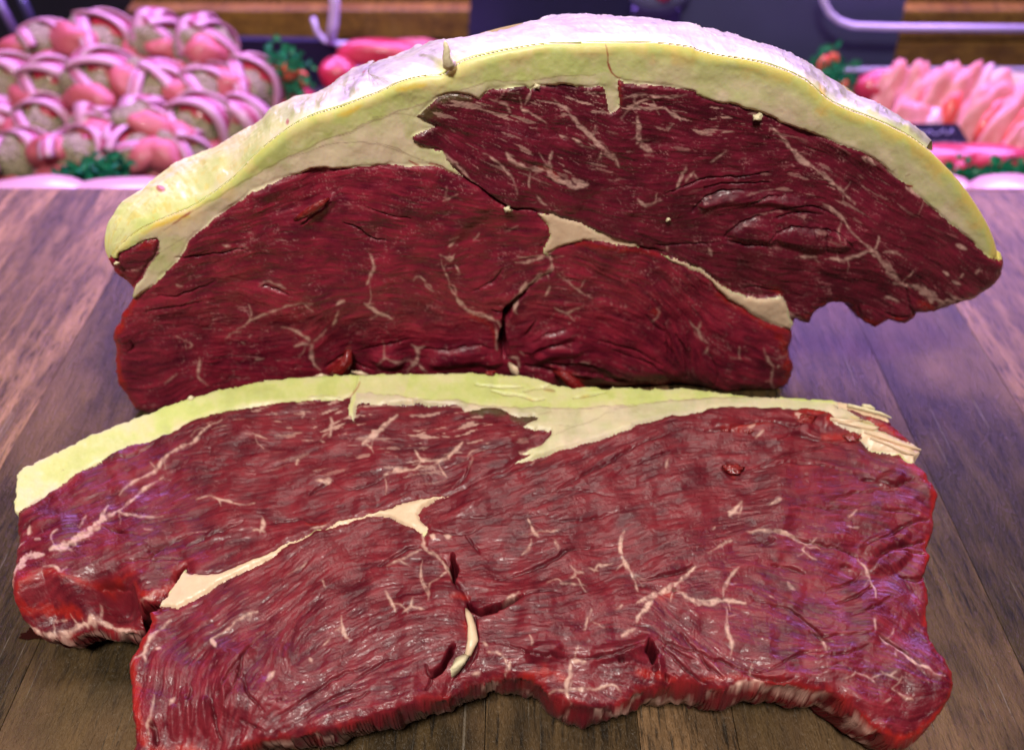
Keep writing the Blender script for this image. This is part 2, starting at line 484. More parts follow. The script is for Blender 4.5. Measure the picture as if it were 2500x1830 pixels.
    web_c = np.clip(np.maximum(web * .45, np.maximum(web2 * .9, crackW)) * web_amt, 0, 1) * np.clip(.55 + fbm(G.X, G.Y, 25, 2, seed + 74), 0, 1)
    fresh_e = np.clip(sst(16, 3, dout + tw * 9) * sst(-.6, .4, fbm(G.X, G.Y, 40, 3, seed + 90) + .1) * .42, 0, 1)
    at = {'tint': np.clip(tint, 0, 1), 'fat': np.maximum(fat, flecks * .8), 'fresh': np.maximum(fresh, fresh_e), 'web': web_c * (1 - fat),
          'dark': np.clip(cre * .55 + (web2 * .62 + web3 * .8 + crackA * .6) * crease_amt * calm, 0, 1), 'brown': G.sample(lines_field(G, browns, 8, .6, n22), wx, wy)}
    fa = fatfn(G, dout, dreg, wx, wy) if fatfn else {}
    # cells
    kc = keep[:-1, :-1] & keep[1:, :-1] & keep[:-1, 1:] & keep[1:, 1:]
    cl = lab[:-1, :-1]
    S = np.stack([G.X, G.Y], -1)
    pos = to3d(S) + (np.asarray(nrm) * (h * .001)[..., None])
    idx = np.arange(G.nx * G.ny).reshape(G.ny, G.nx)
    a = idx[:-1, :-1]; b = idx[:-1, 1:]; c = idx[1:, 1:]; d = idx[1:, :-1]
    objs = []
    # outer boundary edges (kept cell next to a dropped one)
    pad = np.pad(kc, 1)
    up = kc & ~pad[:-2, 1:-1]; dn = kc & ~pad[2:, 1:-1]; lf = kc & ~pad[1:-1, :-2]; rt = kc & ~pad[1:-1, 2:]
    for i, (nm, poly, mat, label) in enumerate(regions):
        m = kc & (cl == i)
        if not m.any(): continue
        quads = np.stack([a[m], d[m], c[m], b[m]], 1)
        used = np.unique(quads); remap = np.full(G.nx * G.ny, -1, dtype=np.int64); remap[used] = np.arange(len(used))
        V = [pos.reshape(-1, 3)[used]]; Q = [remap[quads]]
        A = {k: [v.reshape(-1)[used]] for k, v in (fa.items() if mat is FAT else at.items())}
        base = len(used); rings = wall(None, None, None) 
        for (msk, e0, e1) in ((up & m, b, a), (dn & m, d, c), (lf & m, a, d), (rt & m, c, b)):
            if not msk.any(): continue
            p0 = e0[msk]; p1 = e1[msk]
            pv = np.unique(np.concatenate([p0, p1])); rm = np.full(G.nx * G.ny, -1, dtype=np.int64); rm[pv] = np.arange(len(pv))
            prev = remap
            top = pos.reshape(-1, 3)[pv]; Sv = S.reshape(-1, 2)[pv]
            for j in range(rings):
                V.append(wall(top, Sv, (j + 1) / rings))
                cur = rm + base
                Q.append(np.stack([prev[p0], prev[p1], cur[p1], cur[p0]], 1)[:, ::-1])
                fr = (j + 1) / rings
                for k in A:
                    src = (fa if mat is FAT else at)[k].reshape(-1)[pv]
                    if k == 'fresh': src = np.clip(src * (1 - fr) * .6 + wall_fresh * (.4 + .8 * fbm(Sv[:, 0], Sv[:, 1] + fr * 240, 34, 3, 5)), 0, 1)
                    if k == 'tint': src = src * .35  # side walls take the deep tint, their shade put into the colour
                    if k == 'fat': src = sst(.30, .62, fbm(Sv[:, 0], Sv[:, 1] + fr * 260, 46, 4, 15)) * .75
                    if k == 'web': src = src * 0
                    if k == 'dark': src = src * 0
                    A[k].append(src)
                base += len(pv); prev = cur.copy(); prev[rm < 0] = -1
        V = np.concatenate(V); Q = np.concatenate(Q)
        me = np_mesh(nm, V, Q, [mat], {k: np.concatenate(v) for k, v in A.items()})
        o = obj(nm, me, root)
        if label: o['label'] = label
        objs.append(o)
    return objs, pos, h

# ================= the standing joint =================
J0 = np.array([0, .2785, 0]); JN = np.array([.043, -1, 0]); JN = JN / np.linalg.norm(JN)
def j3(S): return on_plane(S, J0, JN)
front_edge = P('M1', [(190, 645), (215, 590), (300, 510), (400, 440), (500, 395), (600, 355), (740, 300)],
    'T1', [(1130, 1100), (1300, 975), (1390, 870), (1480, 790), (1600, 700), (1720, 640), (1850, 605)],
    'T2', [(105, 655), (200, 615), (350, 560), (430, 510), (600, 470), (700, 475), (760, 425), (850, 370), (1050, 325), (1300, 278), (1500, 275), (1700, 272), (2000, 268), (2257, 300)],
    'T3', [(250, 315), (400, 350), (620, 380), (750, 420), (880, 470), (960, 520), (1030, 590), (1130, 660), (1360, 740), (1560, 835), (1690, 930), (1800, 1040), (1900, 1150), (2000, 1300), (2050, 1390), (2085, 1470)],
    'M3', [(2106, 545), (2108, 580)])
silhouette = P('M1', [(190, 645), (155, 590), (153, 500), (175, 410), (195, 380)],
    'T1', [(640, 1170), (700, 1110), (780, 1060), (790, 1035), (900, 950), (1000, 900), (1200, 830), (1400, 700), (1500, 600), (1600, 560), (1740, 530), (1800, 480), (1950, 380), (2100, 330)],
    'T2', [(0, 550), (100, 470), (300, 370), (500, 320), (545, 283), (700, 275), (1030, 212), (1130, 160), (1380, 125), (1440, 90), (1600, 85), (1800, 115), (2000, 130)],
    'T3', [(0, 143), (180, 180), (380, 215), (560, 265), (700, 310), (860, 380), (1000, 470), (1140, 575), (1340, 690), (1560, 815), (1700, 915)])
j_rest = P('M3', [(2125, 552), (2140, 590), (2140, 650), (2130, 720), (2060, 800), (1980, 850), (1900, 862), (1780, 910), (1720, 935), (1620, 942), (1600, 970), (1560, 1000), (1500, 1000), (1440, 980), (1400, 1005), (1360, 1030), (1330, 1015), (1280, 985), (1240, 970), (1220, 940), (1210, 905), (1180, 882), (1110, 875), (1070, 890), (1040, 920), (1000, 940), (970, 970), (960, 1008), (900, 1000), (870, 990), (848, 1012), (850, 1060), (857, 1100), (840, 1150), (832, 1180), (850, 1230), (865, 1280), (855, 1340), (830, 1390), (800, 1415), (720, 1422)],
    'S', [(1700, 972), (1300, 986), (900, 1000), (500, 1010), (352, 1017)],
    'M1', [(345, 1680), (310, 1640), (270, 1580), (222, 1520), (203, 1400), (215, 1330), (188, 1200), (205, 1140), (240, 1100), (250, 1040), (290, 1000), (320, 945), (335, 925), (325, 885), (300, 860), (220, 800), (180, 730), (150, 672)])
j_outline = np.vstack([smooth_poly(front_edge, 2), j_rest])

A_poly = P('T2', [(540, 720), (600, 655), (680, 600), (750, 575), (820, 570), (880, 582), (925, 610), (960, 570), (990, 545), (1100, 535), (1200, 530), (1240, 552), (1280, 520), (1400, 528), (1550, 535), (1690, 530), (1705, 600), (1720, 690), (1750, 675), (1785, 650), (1780, 580), (1765, 490), (1820, 500), (1900, 513), (2000, 518), (2130, 540), (2257, 572)],
    'T3', [(250, 590), (500, 655), (620, 690), (750, 745), (880, 790), (1000, 832), (1120, 890), (1200, 905), (1300, 945), (1400, 1010), (1480, 1090), (1560, 1155), (1650, 1245), (1800, 1375), (1950, 1490)],
    'M3', [(1960, 505), (2040, 570), (2112, 590), (2160, 540), (2180, 700), (2100, 900), (1700, 1010), (1380, 1080), (1180, 960), (1080, 930), (960, 1060), (860, 1012), (830, 960), (800, 870), (770, 820), (660, 825), (560, 818), (430, 760), (350, 710), (250, 640), (80, 575), (0, 545)],
    'M2', [(1810, 555), (1700, 520), (1600, 480), (1400, 400), (1240, 350), (1130, 340), (1040, 320), (950, 292), (880, 260), (780, 190), (700, 140), (640, 100), (590, 65)],
    'T2', [(850, 1110), (780, 1040), (740, 985), (700, 935), (620, 905), (560, 895), (530, 870), (520, 835), (590, 810), (660, 778)])
B_poly = P('M1', [(330, 930), (400, 890), (450, 850), (500, 800), (540, 755), (600, 690), (650, 640), (690, 580), (720, 520), (760, 475), (800, 440), (950, 330), (1150, 190), (1280, 130), (1400, 80), (1550, 50), (1700, 30), (1950, 15), (2200, 5)],
    'T2', [(350, 1020), (500, 1012), (640, 1005), (700, 1025), (760, 1055), (810, 1085)],
    'M2', [(590, 65), (640, 100), (700, 140), (780, 190), (880, 260), (950, 292), (1040, 320), (1130, 340), (1190, 400), (1222, 470), (1215, 520), (1180, 570), (1180, 620), (1245, 650), (1245, 740), (1150, 790), (1050, 870), (960, 920), (905, 1000), (915, 1100), (905, 1230), (920, 1300), (970, 1360), (1000, 1420)],
    'S', [(1250, 1040), (300, 1060), (230, 900), (250, 780)])
C_poly = P('M1', [(230, 645), (240, 615), (300, 580), (370, 540), (430, 510), (500, 500), (520, 530), (510, 590), (480, 640), (420, 710), (390, 780), (350, 830), (340, 880), (338, 905), (290, 940), (160, 870), (80, 700), (120, 640)])
E_poly = P('M2', [(1245, 650), (1200, 620), (1260, 580), (1330, 550), (1400, 530), (1550, 515), (1700, 540), (1880, 572), (1940, 600)],
    'M3', [(80, 592), (160, 622), (240, 662), (340, 722), (400, 792), (500, 868), (620, 942), (740, 992), (845, 1018), (900, 1060), (900, 1480)],
    'S', [(1900, 1040), (1250, 1040)], 'M2', [(1000, 1420), (970, 1360), (920, 1300), (905, 1230), (915, 1100), (905, 1000), (960, 920), (1050, 870), (1150, 790), (1245, 740)])
F_poly = P('M2', [(1130, 340), (1180, 345), (1240, 350), (1310, 370), (1400, 400), (1500, 445), (1600, 482), (1700, 515), (1790, 540), (1815, 558), (1750, 552), (1650, 530), (1550, 515), (1400, 530), (1330, 550), (1260, 580), (1215, 610), (1180, 600), (1200, 550), (1222, 500), (1222, 465), (1205, 415), (1180, 380)])
F2_poly = P('M3', [(60, 572), (130, 588), (200, 620), (270, 660), (350, 710), (430, 765), (520, 812), (640, 826), (770, 828), (780, 850), (802, 872), (798, 915), (820, 960), (842, 1018), (740, 990), (640, 940), (520, 870), (440, 815), (380, 765), (330, 715), (240, 660), (140, 610)])

J_veins = [
 ('T2', [(1450, 660), (1520, 740), (1580, 800), (1640, 870), (1700, 920), (1760, 960), (1790, 1020)], 19), ('T2', [(1640, 760), (1630, 820), (1600, 860)], 8),
 ('T2', [(1500, 850), (1540, 870), (1560, 885)], 9), ('T2', [(1670, 910), (1660, 980)], 7), ('T2', [(1890, 710), (1905, 800), (1915, 870), (1960, 920), (1990, 930)], 19),
 ('T2', [(1170, 600), (1180, 680), (1250, 700), (1340, 760)], 13), ('T2', [(1250, 560), (1200, 650)], 9), ('T2', [(950, 945), (1000, 960), (1060, 1010), (1110, 1060), (1150, 1110), (1155, 1180)], 9),
 ('T2', [(1100, 930), (1130, 980), (1220, 1030), (1300, 1045), (1340, 1050)], 16), ('T2', [(1370, 930), (1355, 990), (1330, 1050), (1400, 1100), (1470, 1120), (1560, 1145), (1590, 1130)], 22),
 ('T2', [(1490, 1080), (1520, 1110), (1580, 1130)], 15), ('T2', [(1235, 1050), (1230, 1130), (1240, 1150)], 7), ('T2', [(2105, 760), (2080, 810)], 13),
 ('T2', [(2060, 660), (2130, 700), (2160, 740)], 9), ('T2', [(2190, 1030), (2150, 1090), (2140, 1150)], 11), ('T2', [(2240, 1050), (2190, 1110)], 7),
 ('T2', [(1900, 1200), (1930, 1240), (1960, 1250), (2040, 1220)], 11), ('T2', [(1280, 1200), (1310, 1250), (1350, 1260)], 7), ('T2', [(1790, 720), (1860, 640), (1950, 600), (2050, 590)], 9),
 ('T2', [(1380, 600), (1440, 660), (1500, 680)], 7), ('T2', [(1420, 830), (1480, 850)], 8), ('T2', [(560, 760), (620, 770)], 6), ('T2', [(600, 900), (680, 940), (760, 980), (830, 1050), (900, 1130)], 14),
 ('T2', [(1000, 600), (1080, 640), (1120, 700)], 7), ('T2', [(1800, 590), (1900, 560), (2100, 600), (2200, 590)], 7),
 ('T3', [(720, 795), (800, 880), (830, 930), (900, 980), (960, 1020), (1050, 1080), (1150, 1170), (1210, 1250)], 16), ('T3', [(1035, 1240), (1100, 1290), (1150, 1340), (1200, 1410)], 13),
 ('T3', [(180, 1020), (140, 1090), (140, 1150)], 11), ('T3', [(340, 1000), (400, 950), (430, 920)], 9), ('T3', [(60, 800), (85, 770)], 13), ('T3', [(60, 660), (120, 710), (160, 730)], 9),
 ('T3', [(1260, 960), (1310, 980), (1350, 1020)], 20), ('T3', [(560, 640), (700, 690), (760, 730)], 8), ('T3', [(1530, 1150), (1600, 1190), (1650, 1230)], 13),
 ('M3', [(1255, 475), (1320, 500), (1370, 560), (1420, 620), (1460, 680), (1500, 730)], 23), ('M3', [(1360, 425), (1350, 480), (1330, 500)], 17),
 ('M3', [(1340, 520), (1280, 510), (1230, 540), (1170, 575), (1100, 570), (1030, 575)], 14), ('M3', [(1100, 570), (1160, 592)], 9), ('M3', [(880, 560), (980, 560)], 9),
 ('M3', [(1190, 400), (1230, 440), (1280, 480)], 9), ('M3', [(1390, 520), (1480, 520)], 8), ('M3', [(1510, 735), (1565, 655)], 6), ('M3', [(1445, 722), (1520, 745)], 14),
 ('M3', [(1530, 750), (1600, 750), (1650, 780), (1690, 820), (1740, 860), (1820, 880), (1900, 850), (1970, 840), (2030, 800), (2075, 765)], 31), ('M3', [(1770, 775), (1850, 820), (1900, 840)], 11),
 ('M3', [(1975, 635), (1955, 665)], 14), ('M3', [(1810, 700), (1870, 735)], 9), ('M3', [(1880, 655), (1850, 695)], 7), ('M3', [(1750, 640), (1785, 665)], 9), ('M3', [(1410, 830), (1485, 852)], 9),
 ('M3', [(330, 510), (345, 565)], 10), ('M3', [(80, 510), (90, 545)], 9), ('M3', [(1840, 490), (1900, 520)], 12),
 ('M3', [(210, 975), (240, 1010), (270, 1020), (275, 1060), (320, 1100)], 10), ('M3', [(280, 965), (265, 1010)], 7), ('M3', [(320, 1130), (305, 1165)], 8),
 ('M3', [(722, 1225), (715, 1300), (700, 1330), (730, 1390), (735, 1415)], 9), ('M3', [(670, 1115), (690, 1190), (720, 1230)], 6), ('M3', [(675, 1340), (720, 1330)], 6), ('M3', [(745, 1235), (760, 1242)], 6),
 ('M3', [(500, 1115), (505, 1185)], 5), ('M3', [(450, 1180), (515, 1187)], 5), ('M3', [(820, 920), (870, 960), (945, 992)], 17), ('M3', [(740, 1185), (830, 1190)], 3),
 ('M2', [(540, 560), (580, 525)], 7), ('M2', [(470, 615), (540, 640), (575, 615)], 8), ('M2', [(525, 630), (565, 635)], 18), ('M2', [(480, 640), (500, 710), (540, 790), (545, 830)], 6),
 ('M2', [(545, 830), (580, 880), (620, 935), (640, 975), (700, 1005), (800, 1030), (870, 1060), (890, 1110)], 14), ('M2', [(580, 680), (620, 745)], 6), ('M2', [(540, 510), (600, 500)], 5),
 ('M2', [(1060, 665), (1120, 660)], 11), ('M2', [(980, 675), (1100, 672), (1180, 640), (1225, 615)], 9), ('M2', [(1222, 640), (1240, 700), (1235, 735), (1180, 755), (1130, 790), (1060, 835), (1010, 870), (960, 900), (925, 950)], 15),
 ('M2', [(1060, 800), (1030, 840), (990, 890)], 13), ('M2', [(1270, 750), (1330, 790), (1400, 850), (1500, 895)], 4), ('M2', [(1000, 920), (975, 970), (1000, 1015)], 9), ('M2', [(845, 1070), (870, 1160), (865, 1260)], 10),
 ('M2', [(1240, 970), (1270, 990), (1330, 1000), (1380, 970), (1440, 950)], 7), ('M2', [(1180, 905), (1215, 835)], 5), ('M2', [(0, 940), (60, 980), (155, 1032)], 8),
 ('M2', [(300, 1215), (340, 1240), (340, 1300), (310, 1350), (265, 1395)], 13), ('M2', [(60, 1335), (130, 1270), (160, 1310), (260, 1330), (310, 1350)], 7), ('M2', [(340, 1350), (395, 1402)], 8), ('M2', [(340, 1240), (390, 1220)], 7),
 ('M2', [(505, 240), (540, 220), (600, 195)], 7), ('M2', [(910, 475), (1010, 435)], 5), ('M2', [(740, 485), (700, 545)], 4), ('M2', [(310, 790), (330, 760), (370, 770), (390, 830), (445, 862)], 6),
 ('M2', [(950, 1330), (1000, 1300), (1020, 1390)], 15), ('M2', [(1030, 1260), (1055, 1300)], 10), ('M2', [(1420, 1335), (1485, 1330)], 6), ('M2', [(1000, 640), (1200, 630), (1240, 660)], 8),
 ('M2', [(1900, 1080), (1960, 1000), (1930, 980)], 6),
 ('M1', [(1040, 1112), (1100, 1070), (1200, 1010), (1290, 970), (1380, 940), (1480, 920), (1560, 915)], 7), ('M1', [(955, 1165), (1000, 1135), (1070, 1130)], 6),
 ('M1', [(1350, 1090), (1430, 1110), (1500, 1140), (1540, 1170), (1550, 1220), (1545, 1290), (1570, 1340), (1615, 1372)], 10), ('M1', [(1435, 1212), (1500, 1190), (1545, 1188)], 9),
 ('M1', [(1950, 600), (1975, 680), (1940, 740), (1915, 790)], 11), ('M1', [(1935, 805), (1940, 880), (1930, 925)], 7), ('M1', [(1895, 915), (1960, 970), (2030, 1000), (2090, 1035)], 9),
 ('M1', [(1710, 935), (1765, 908)], 9), ('M1', [(1725, 970), (1710, 1040), (1690, 1085)], 7), ('M1', [(1645, 1105), (1570, 1165)], 5), ('M1', [(795, 1295), (800, 1340), (790, 1420), (855, 1485)], 7),
 ('M1', [(630, 1160), (760, 1210), (720, 1235)], 4), ('M1', [(1170, 1310), (1225, 1300)], 7), ('M1', [(640, 1400), (555, 1465)], 4), ('M1', [(1185, 825), (1260, 790), (1310, 800), (1375, 822)], 7),
 ('M1', [(635, 808), (675, 828)], 6), ('M1', [(945, 535), (1000, 542)], 9), ('M1', [(1085, 548), (1115, 562)], 7), ('M1', [(1105, 1210), (1080, 1205)], 4),
 ('M1', [(520, 530), (500, 620), (440, 690), (400, 760)], 10), ('M1', [(620, 640), (560, 700)], 9),
]
J_creases = [
 ('M3', [(470, 445), (430, 460), (440, 420), (520, 350), (600, 325), (660, 330)], 6), ('M3', [(440, 470), (520, 485), (600, 500), (690, 488)], 6), ('M3', [(700, 455), (760, 400), (850, 378), (950, 385), (1030, 400), (1130, 410), (1190, 470), (1200, 510)], 5),
 ('M3', [(220, 300), (300, 210), (400, 180), (540, 165)], 5), ('M3', [(560, 255), (650, 205), (790, 185)], 5), ('M3', [(700, 290), (850, 250), (1000, 260), (1120, 330)], 4), ('M3', [(730, 330), (860, 290), (1020, 310)], 4),
 ('M3', [(1040, 400), (1045, 530)], 4), ('M3', [(965, 390), (970, 470)], 3), ('M3', [(0, 500), (150, 510), (400, 480)], 3), ('M3', [(60, 180), (300, 90), (520, 80), (700, 60)], 4), ('M3', [(300, 150), (480, 120), (700, 120)], 3),
 ('M3', [(540, 770), (680, 760), (770, 800)], 4), ('M3', [(1530, 760), (1560, 850), (1590, 960)], 6), ('M3', [(1250, 880), (1270, 960)], 5), ('M3', [(1420, 920), (1500, 960), (1560, 940)], 5),
 ('M2', [(1055, 1155), (1080, 1110), (1125, 1060)], 7), ('M2', [(1060, 1285), (1130, 1235), (1250, 1195), (1370, 1225)], 7), ('M2', [(380, 1240), (500, 1252), (620, 1225), (760, 1212), (830, 1250)], 7), ('M2', [(1090, 1190), (1200, 1130), (1330, 1110)], 6),
 ('M2', [(1045, 870), (960, 935), (912, 1020), (905, 1090)], 20), ('M2', [(912, 1100), (905, 1180), (920, 1260), (915, 1310)], 32), ('M2', [(640, 100), (780, 190), (880, 260), (950, 292), (1130, 340)], 6), ('M2', [(1810, 558), (1900, 580), (2000, 600)], 5),
 ('M2', [(1230, 1345), (1350, 1355), (1500, 1400), (1700, 1480), (1900, 1520)], 34), ('M2', [(1060, 1370), (1250, 1400), (1500, 1470)], 20), ('M2', [(1990, 1110), (2050, 1200), (2050, 1350)], 7), ('M2', [(2150, 1150), (2160, 1380)], 6),
 ('M2', [(1650, 1250), (1900, 1350), (2000, 1420)], 5), ('M2', [(1550, 1180), (1800, 1250), (1980, 1360)], 5), ('M2', [(1850, 1030), (1950, 1130), (2030, 1150)], 5), ('M2', [(830, 990), (890, 1010)], 5), ('M2', [(700, 850), (840, 800), (900, 700)], 5),
 ('M1', [(1750, 380), (1870, 430), (1950, 500), (2050, 515)], 7), ('M1', [(1470, 400), (1560, 330), (1680, 240)], 8), ('M1', [(1880, 1250), (2100, 1200), (2203, 1180)], 5), ('M1', [(1640, 1360), (1760, 1290), (1820, 1350), (1960, 1390)], 10),
 ('M1', [(1200, 830), (1300, 830), (1400, 870)], 7), ('M1', [(330, 1200), (350, 1250), (300, 1280)], 5), ('M1', [(500, 900), (700, 880), (900, 790)], 4), ('M1', [(620, 640), (800, 620), (1100, 560)], 4), ('M1', [(430, 1000), (600, 960), (800, 930)], 4),
 ('M3', [(130, 1050), (190, 1150), (200, 1330)], 7), ('M3', [(50, 1000), (90, 1100), (80, 1250)], 6), ('M3', [(330, 1180), (380, 1280), (360, 1380)], 5), ('T2', [(240, 1260), (500, 1330)], 3),
]
J_fresh = [('M1', [(380, 560), (500, 520), (450, 500)], 26), ('M1', [(155, 670), (200, 760), (300, 840), (330, 870)], 36), ('M1', [(340, 930), (260, 1050), (200, 1180), (220, 1400), (250, 1520), (330, 1650)], 46), ('M1', [(540, 690), (600, 670)], 16),
 ('M3', [(760, 1050), (800, 1150), (840, 1290), (790, 1400)], 50), ('M3', [(640, 970), (740, 1010), (840, 1030)], 22), ('M3', [(730, 780), (770, 810)], 26), ('M3', [(380, 800), (520, 900), (640, 960)], 14),
 ('M3', [(900, 960), (1000, 920), (1070, 850), (1180, 860), (1230, 950), (1360, 1010), (1440, 960), (1560, 985), (1640, 920)], 22), ('M3', [(1620, 860), (1700, 900)], 30), ('M3', [(2130, 690), (2080, 790)], 22), ('T2', [(1300, 1030), (1380, 1060), (1400, 1100)], 16),
 ('T2', [(1780, 500), (1785, 640)], 10), ('M2', [(1400, 545), (1700, 560), (1950, 620)], 16), ('M2', [(680, 1020), (830, 1080), (860, 1200)], 13), ('M1', [(1660, 1380), (1760, 1310), (1790, 1240)], 20), ('M2', [(1230, 1380), (1350, 1400), (1460, 1490)], 26),
 ('M2', [(1900, 1000), (1940, 1010)], 20), ('M3', [(940, 1000), (960, 1000)], 18)]
J_flow = [('T3', [(100, 1250), (400, 1150), (700, 1130)]), ('T3', [(800, 700), (1100, 860), (1400, 1100)]), ('T2', [(1000, 700), (1500, 760)]), ('T2', [(1800, 560), (2200, 640)]), ('T3', [(200, 640), (800, 820)]), ('T3', [(850, 900), (1500, 1300)]),
 ('T3', [(1500, 1180), (1950, 1530)]), ('M3', [(500, 600), (1100, 650)]), ('M3', [(1050, 720), (1400, 800)]), ('M3', [(560, 300), (700, 220), (900, 190), (1080, 270), (1180, 370)]), ('M3', [(480, 430), (700, 430), (1150, 480)]), ('M3', [(1500, 500), (2000, 800)]),
 ('M3', [(0, 200), (300, 100), (600, 80)]), ('T2', [(700, 800), (1000, 1050), (1200, 1200)]), ('T2', [(1300, 1200), (1800, 1300)]), ('T2', [(1200, 850), (1700, 1000)]),
 ('M1', [(900, 420), (1500, 170), (2100, 90)]), ('M1', [(700, 750), (1200, 520), (1800, 480), (2150, 560)]), ('M1', [(500, 950), (900, 860), (1500, 900)]), ('M1', [(350, 1150), (900, 1020)]), ('M1', [(350, 1400), (900, 1350), (1500, 1380)]),
 ('M1', [(400, 1600), (900, 1450)]), ('M2', [(0, 200), (500, 250), (900, 350)]), ('M2', [(100, 600), (600, 500), (1100, 480)]), ('M2', [(100, 720), (350, 750), (500, 850)]), ('M2', [(0, 1000), (400, 1050), (800, 1180)]), ('M2', [(850, 870), (1100, 700)]),
 ('M2', [(200, 1300), (800, 1280)]), ('M1', [(1500, 1250), (1700, 1050), (2000, 950)]), ('M2', [(1400, 590), (1800, 740), (1950, 950)]), ('M2', [(1100, 900), (1500, 950), (1900, 1070)]), ('M2', [(1080, 1180), (1300, 1080), (1700, 1150), (2000, 1350)]),
 ('M2', [(1100, 1270), (1500, 1250), (1900, 1450)]), ('M3', [(100, 750), (400, 1000), (650, 1100)]), ('M3', [(150, 950), (230, 1200), (250, 1350)]), ('M3', [(500, 980), (700, 1050)]), ('M3', [(400, 1150), (700, 1300)])]

FEX, FEY = smooth_poly(front_edge, 2).T
_o = np.argsort(FEX, kind='stable'); FEX = FEX[_o]; FEY = FEY[_o]
def j_wall(top, S, f):
    if top is None: return 3
    o = top.copy(); o[:, 1] += f * .055
    # the block narrows a little towards its back
    o[:, 0] *= 1 - .10 * f
    fy = np.interp(S[:, 0], FEX, FEY)
    m = (S[:, 1] < fy + 16) & (S[:, 0] < 2262) & (S[:, 0] > 285)
    o[m, 2] -= .045 * f
    o[:, 2] = np.maximum(o[:, 2], .001)
    return o
def lines01(G, specs, wx, wy, soft=1.0):
    return G.sample(lines_field(G, specs, soft, .5), wx, wy)
def j_fat(G, dout, dreg, wx, wy):
    dF = G.dist(smooth_poly(front_edge, 2), 110)
    n = fbm(G.X, G.Y, 40, 4, 501)
    under = G.inside(P('M1', [(500, 400), (740, 310)], 'T1', [(1130, 1125), (1300, 1030), (1600, 860), (1850, 750), (2257, 590)], 'T2', [(700, 592), (780, 558), (920, 512), (1050, 497), (1220, 492), (1400, 468), (1630, 458), (1690, 440), (1740, 465), (1780, 482), (1900, 500), (2257, 560), (2257, 1200), (0, 1200)], 'S', [(700, 500), (560, 560), (300, 800), (200, 800)], 'M1', [(300, 600)])).astype(float)
    under = G.sample(under, wx, wy)
    low = G.sample(G.inside(P('T1', [(600, 1354), (1050, 1180), (1300, 1030), (1600, 860), (1850, 790), (2050, 785), (2257, 860)], 'T2', [(0, 870), (300, 872), (500, 965), (650, 1000), (800, 1100), (400, 1200), (0, 1300)])).astype(float), wx, wy)
    yel = np.clip(.80 - .45 * under - .35 * low + .45 * n - .002 * dF, 0, 1)
    right = sst(1500, 1900, G.X)
    yel = yel - .55 * right * sst(28, 60, dF + 25 * n)
    gold = sst(40, 6, dF + 22 * n) * (.30 + .35 * sst(1350, 1800, G.X)) + .8 * lines01(G, [('T2', [(60, 710), (130, 690), (210, 650)], 16), ('T2', [(430, 550), (520, 525), (600, 510)], 16), ('T1', [(780, 1290), (900, 1230), (1040, 1190)], 9)], wx, wy, 6)
    ln = lines01(G, [('T2', [(0, 850), (200, 790), (400, 700), (700, 592), (780, 556), (920, 512), (1050, 496), (1220, 491)], 3.2), ('T2', [(1235, 490), (1400, 466), (1640, 456)], 3.2),
                     ('T1', [(900, 1270), (1050, 1170), (1300, 1020), (1600, 860), (1850, 745), (2257, 600)], 3.4), ('T1', [(1600, 870), (1850, 782), (2050, 780), (2257, 862)], 2.4), ('T2', [(300, 875), (420, 910), (520, 965), (640, 995)], 3), ('T2', [(1780, 482), (1900, 490), (2000, 515), (2257, 562)], 3.2),
                     ('T2', [(270, 730), (400, 700), (520, 705)], 2), ('T3', [(1530, 1080), (1560, 1070)], 4), ('T3', [(1455, 1050), (1475, 1035)], 4), ('M1', [(410, 440), (520, 380), (640, 320)], 2.5), ('T3', [(250, 590), (600, 690), (1200, 905), (1480, 1090), (1950, 1490)], 2.2), ('M1', [(520, 590), (620, 540), (740, 480)], 2.5)], wx, wy)
    rd = lines01(G, [('T2', [(1700, 285), (1712, 350), (1708, 400), (1740, 460), (1785, 485)], 5), ('T2', [(620, 1000), (700, 1010), (800, 1085)], 5), ('T1', [(1010, 1200), (1045, 1170)], 4), ('T2', [(500, 985), (560, 1010)], 4), ('T3', [(1530, 1145), (1570, 1150)], 7), ('M1', [(600, 415), (740, 320)], 3)], wx, wy)
    return {'yel': np.clip(yel, 0, 1), 'gold': np.clip(gold, 0, 1), 'pale': np.clip(.12 + .3 * n, 0, 1) * 0.5, 'line': ln, 'redl': rd}
def j_extra(G, h, L):
    # folds in the lower pale fat, the recess at the joint's foot and the tucked side pieces
    h = h - 7.0 * sst(905, 990, G.Y) * sst(1300, 1500, G.X) * sst(1800, 1650, G.X)
    h = h - 3.0 * sst(880, 1000, G.Y) * sst(700, 900, G.X)
    h = h + 2.5 * G.sample(lines_field(G, [('M3', [(500, 420), (620, 400), (700, 440)], 60), ('M3', [(780, 440), (1000, 450), (1150, 460)], 60), ('M3', [(300, 250), (480, 210), (700, 215), (900, 240)], 30),
        ('M2', [(1100, 1240), (1200, 1170), (1350, 1150)], 45), ('M2', [(1150, 1300), (1250, 1240), (1400, 1250)], 40), ('M2', [(50, 1300), (200, 1320)], 50), ('M2', [(450, 1330), (700, 1270), (850, 1330)], 55), ('M1', [(1500, 360), (1600, 300), (1680, 235)], 24)], 14, .6), G.X, G.Y)
    h = h - 8.0 * G.sample(lines_field(G, [('M2', [(1045, 870), (960, 935), (912, 1020), (905, 1090)], 17), ('M2', [(912, 1100), (905, 1180), (920, 1260), (915, 1310)], 26)], 4.0, .2), L['wx'], L['wy'])
    h = h - 1.5 * G.sample(lines_field(G, [('M2', [(640, 100), (780, 190), (880, 260), (950, 292), (1130, 340)], 7)], 2.0, .2), L['wx'], L['wy'])
    c = G.sample(G.inside(C_poly).astype(float), G.X, G.Y)
    return h - 1.2 * c

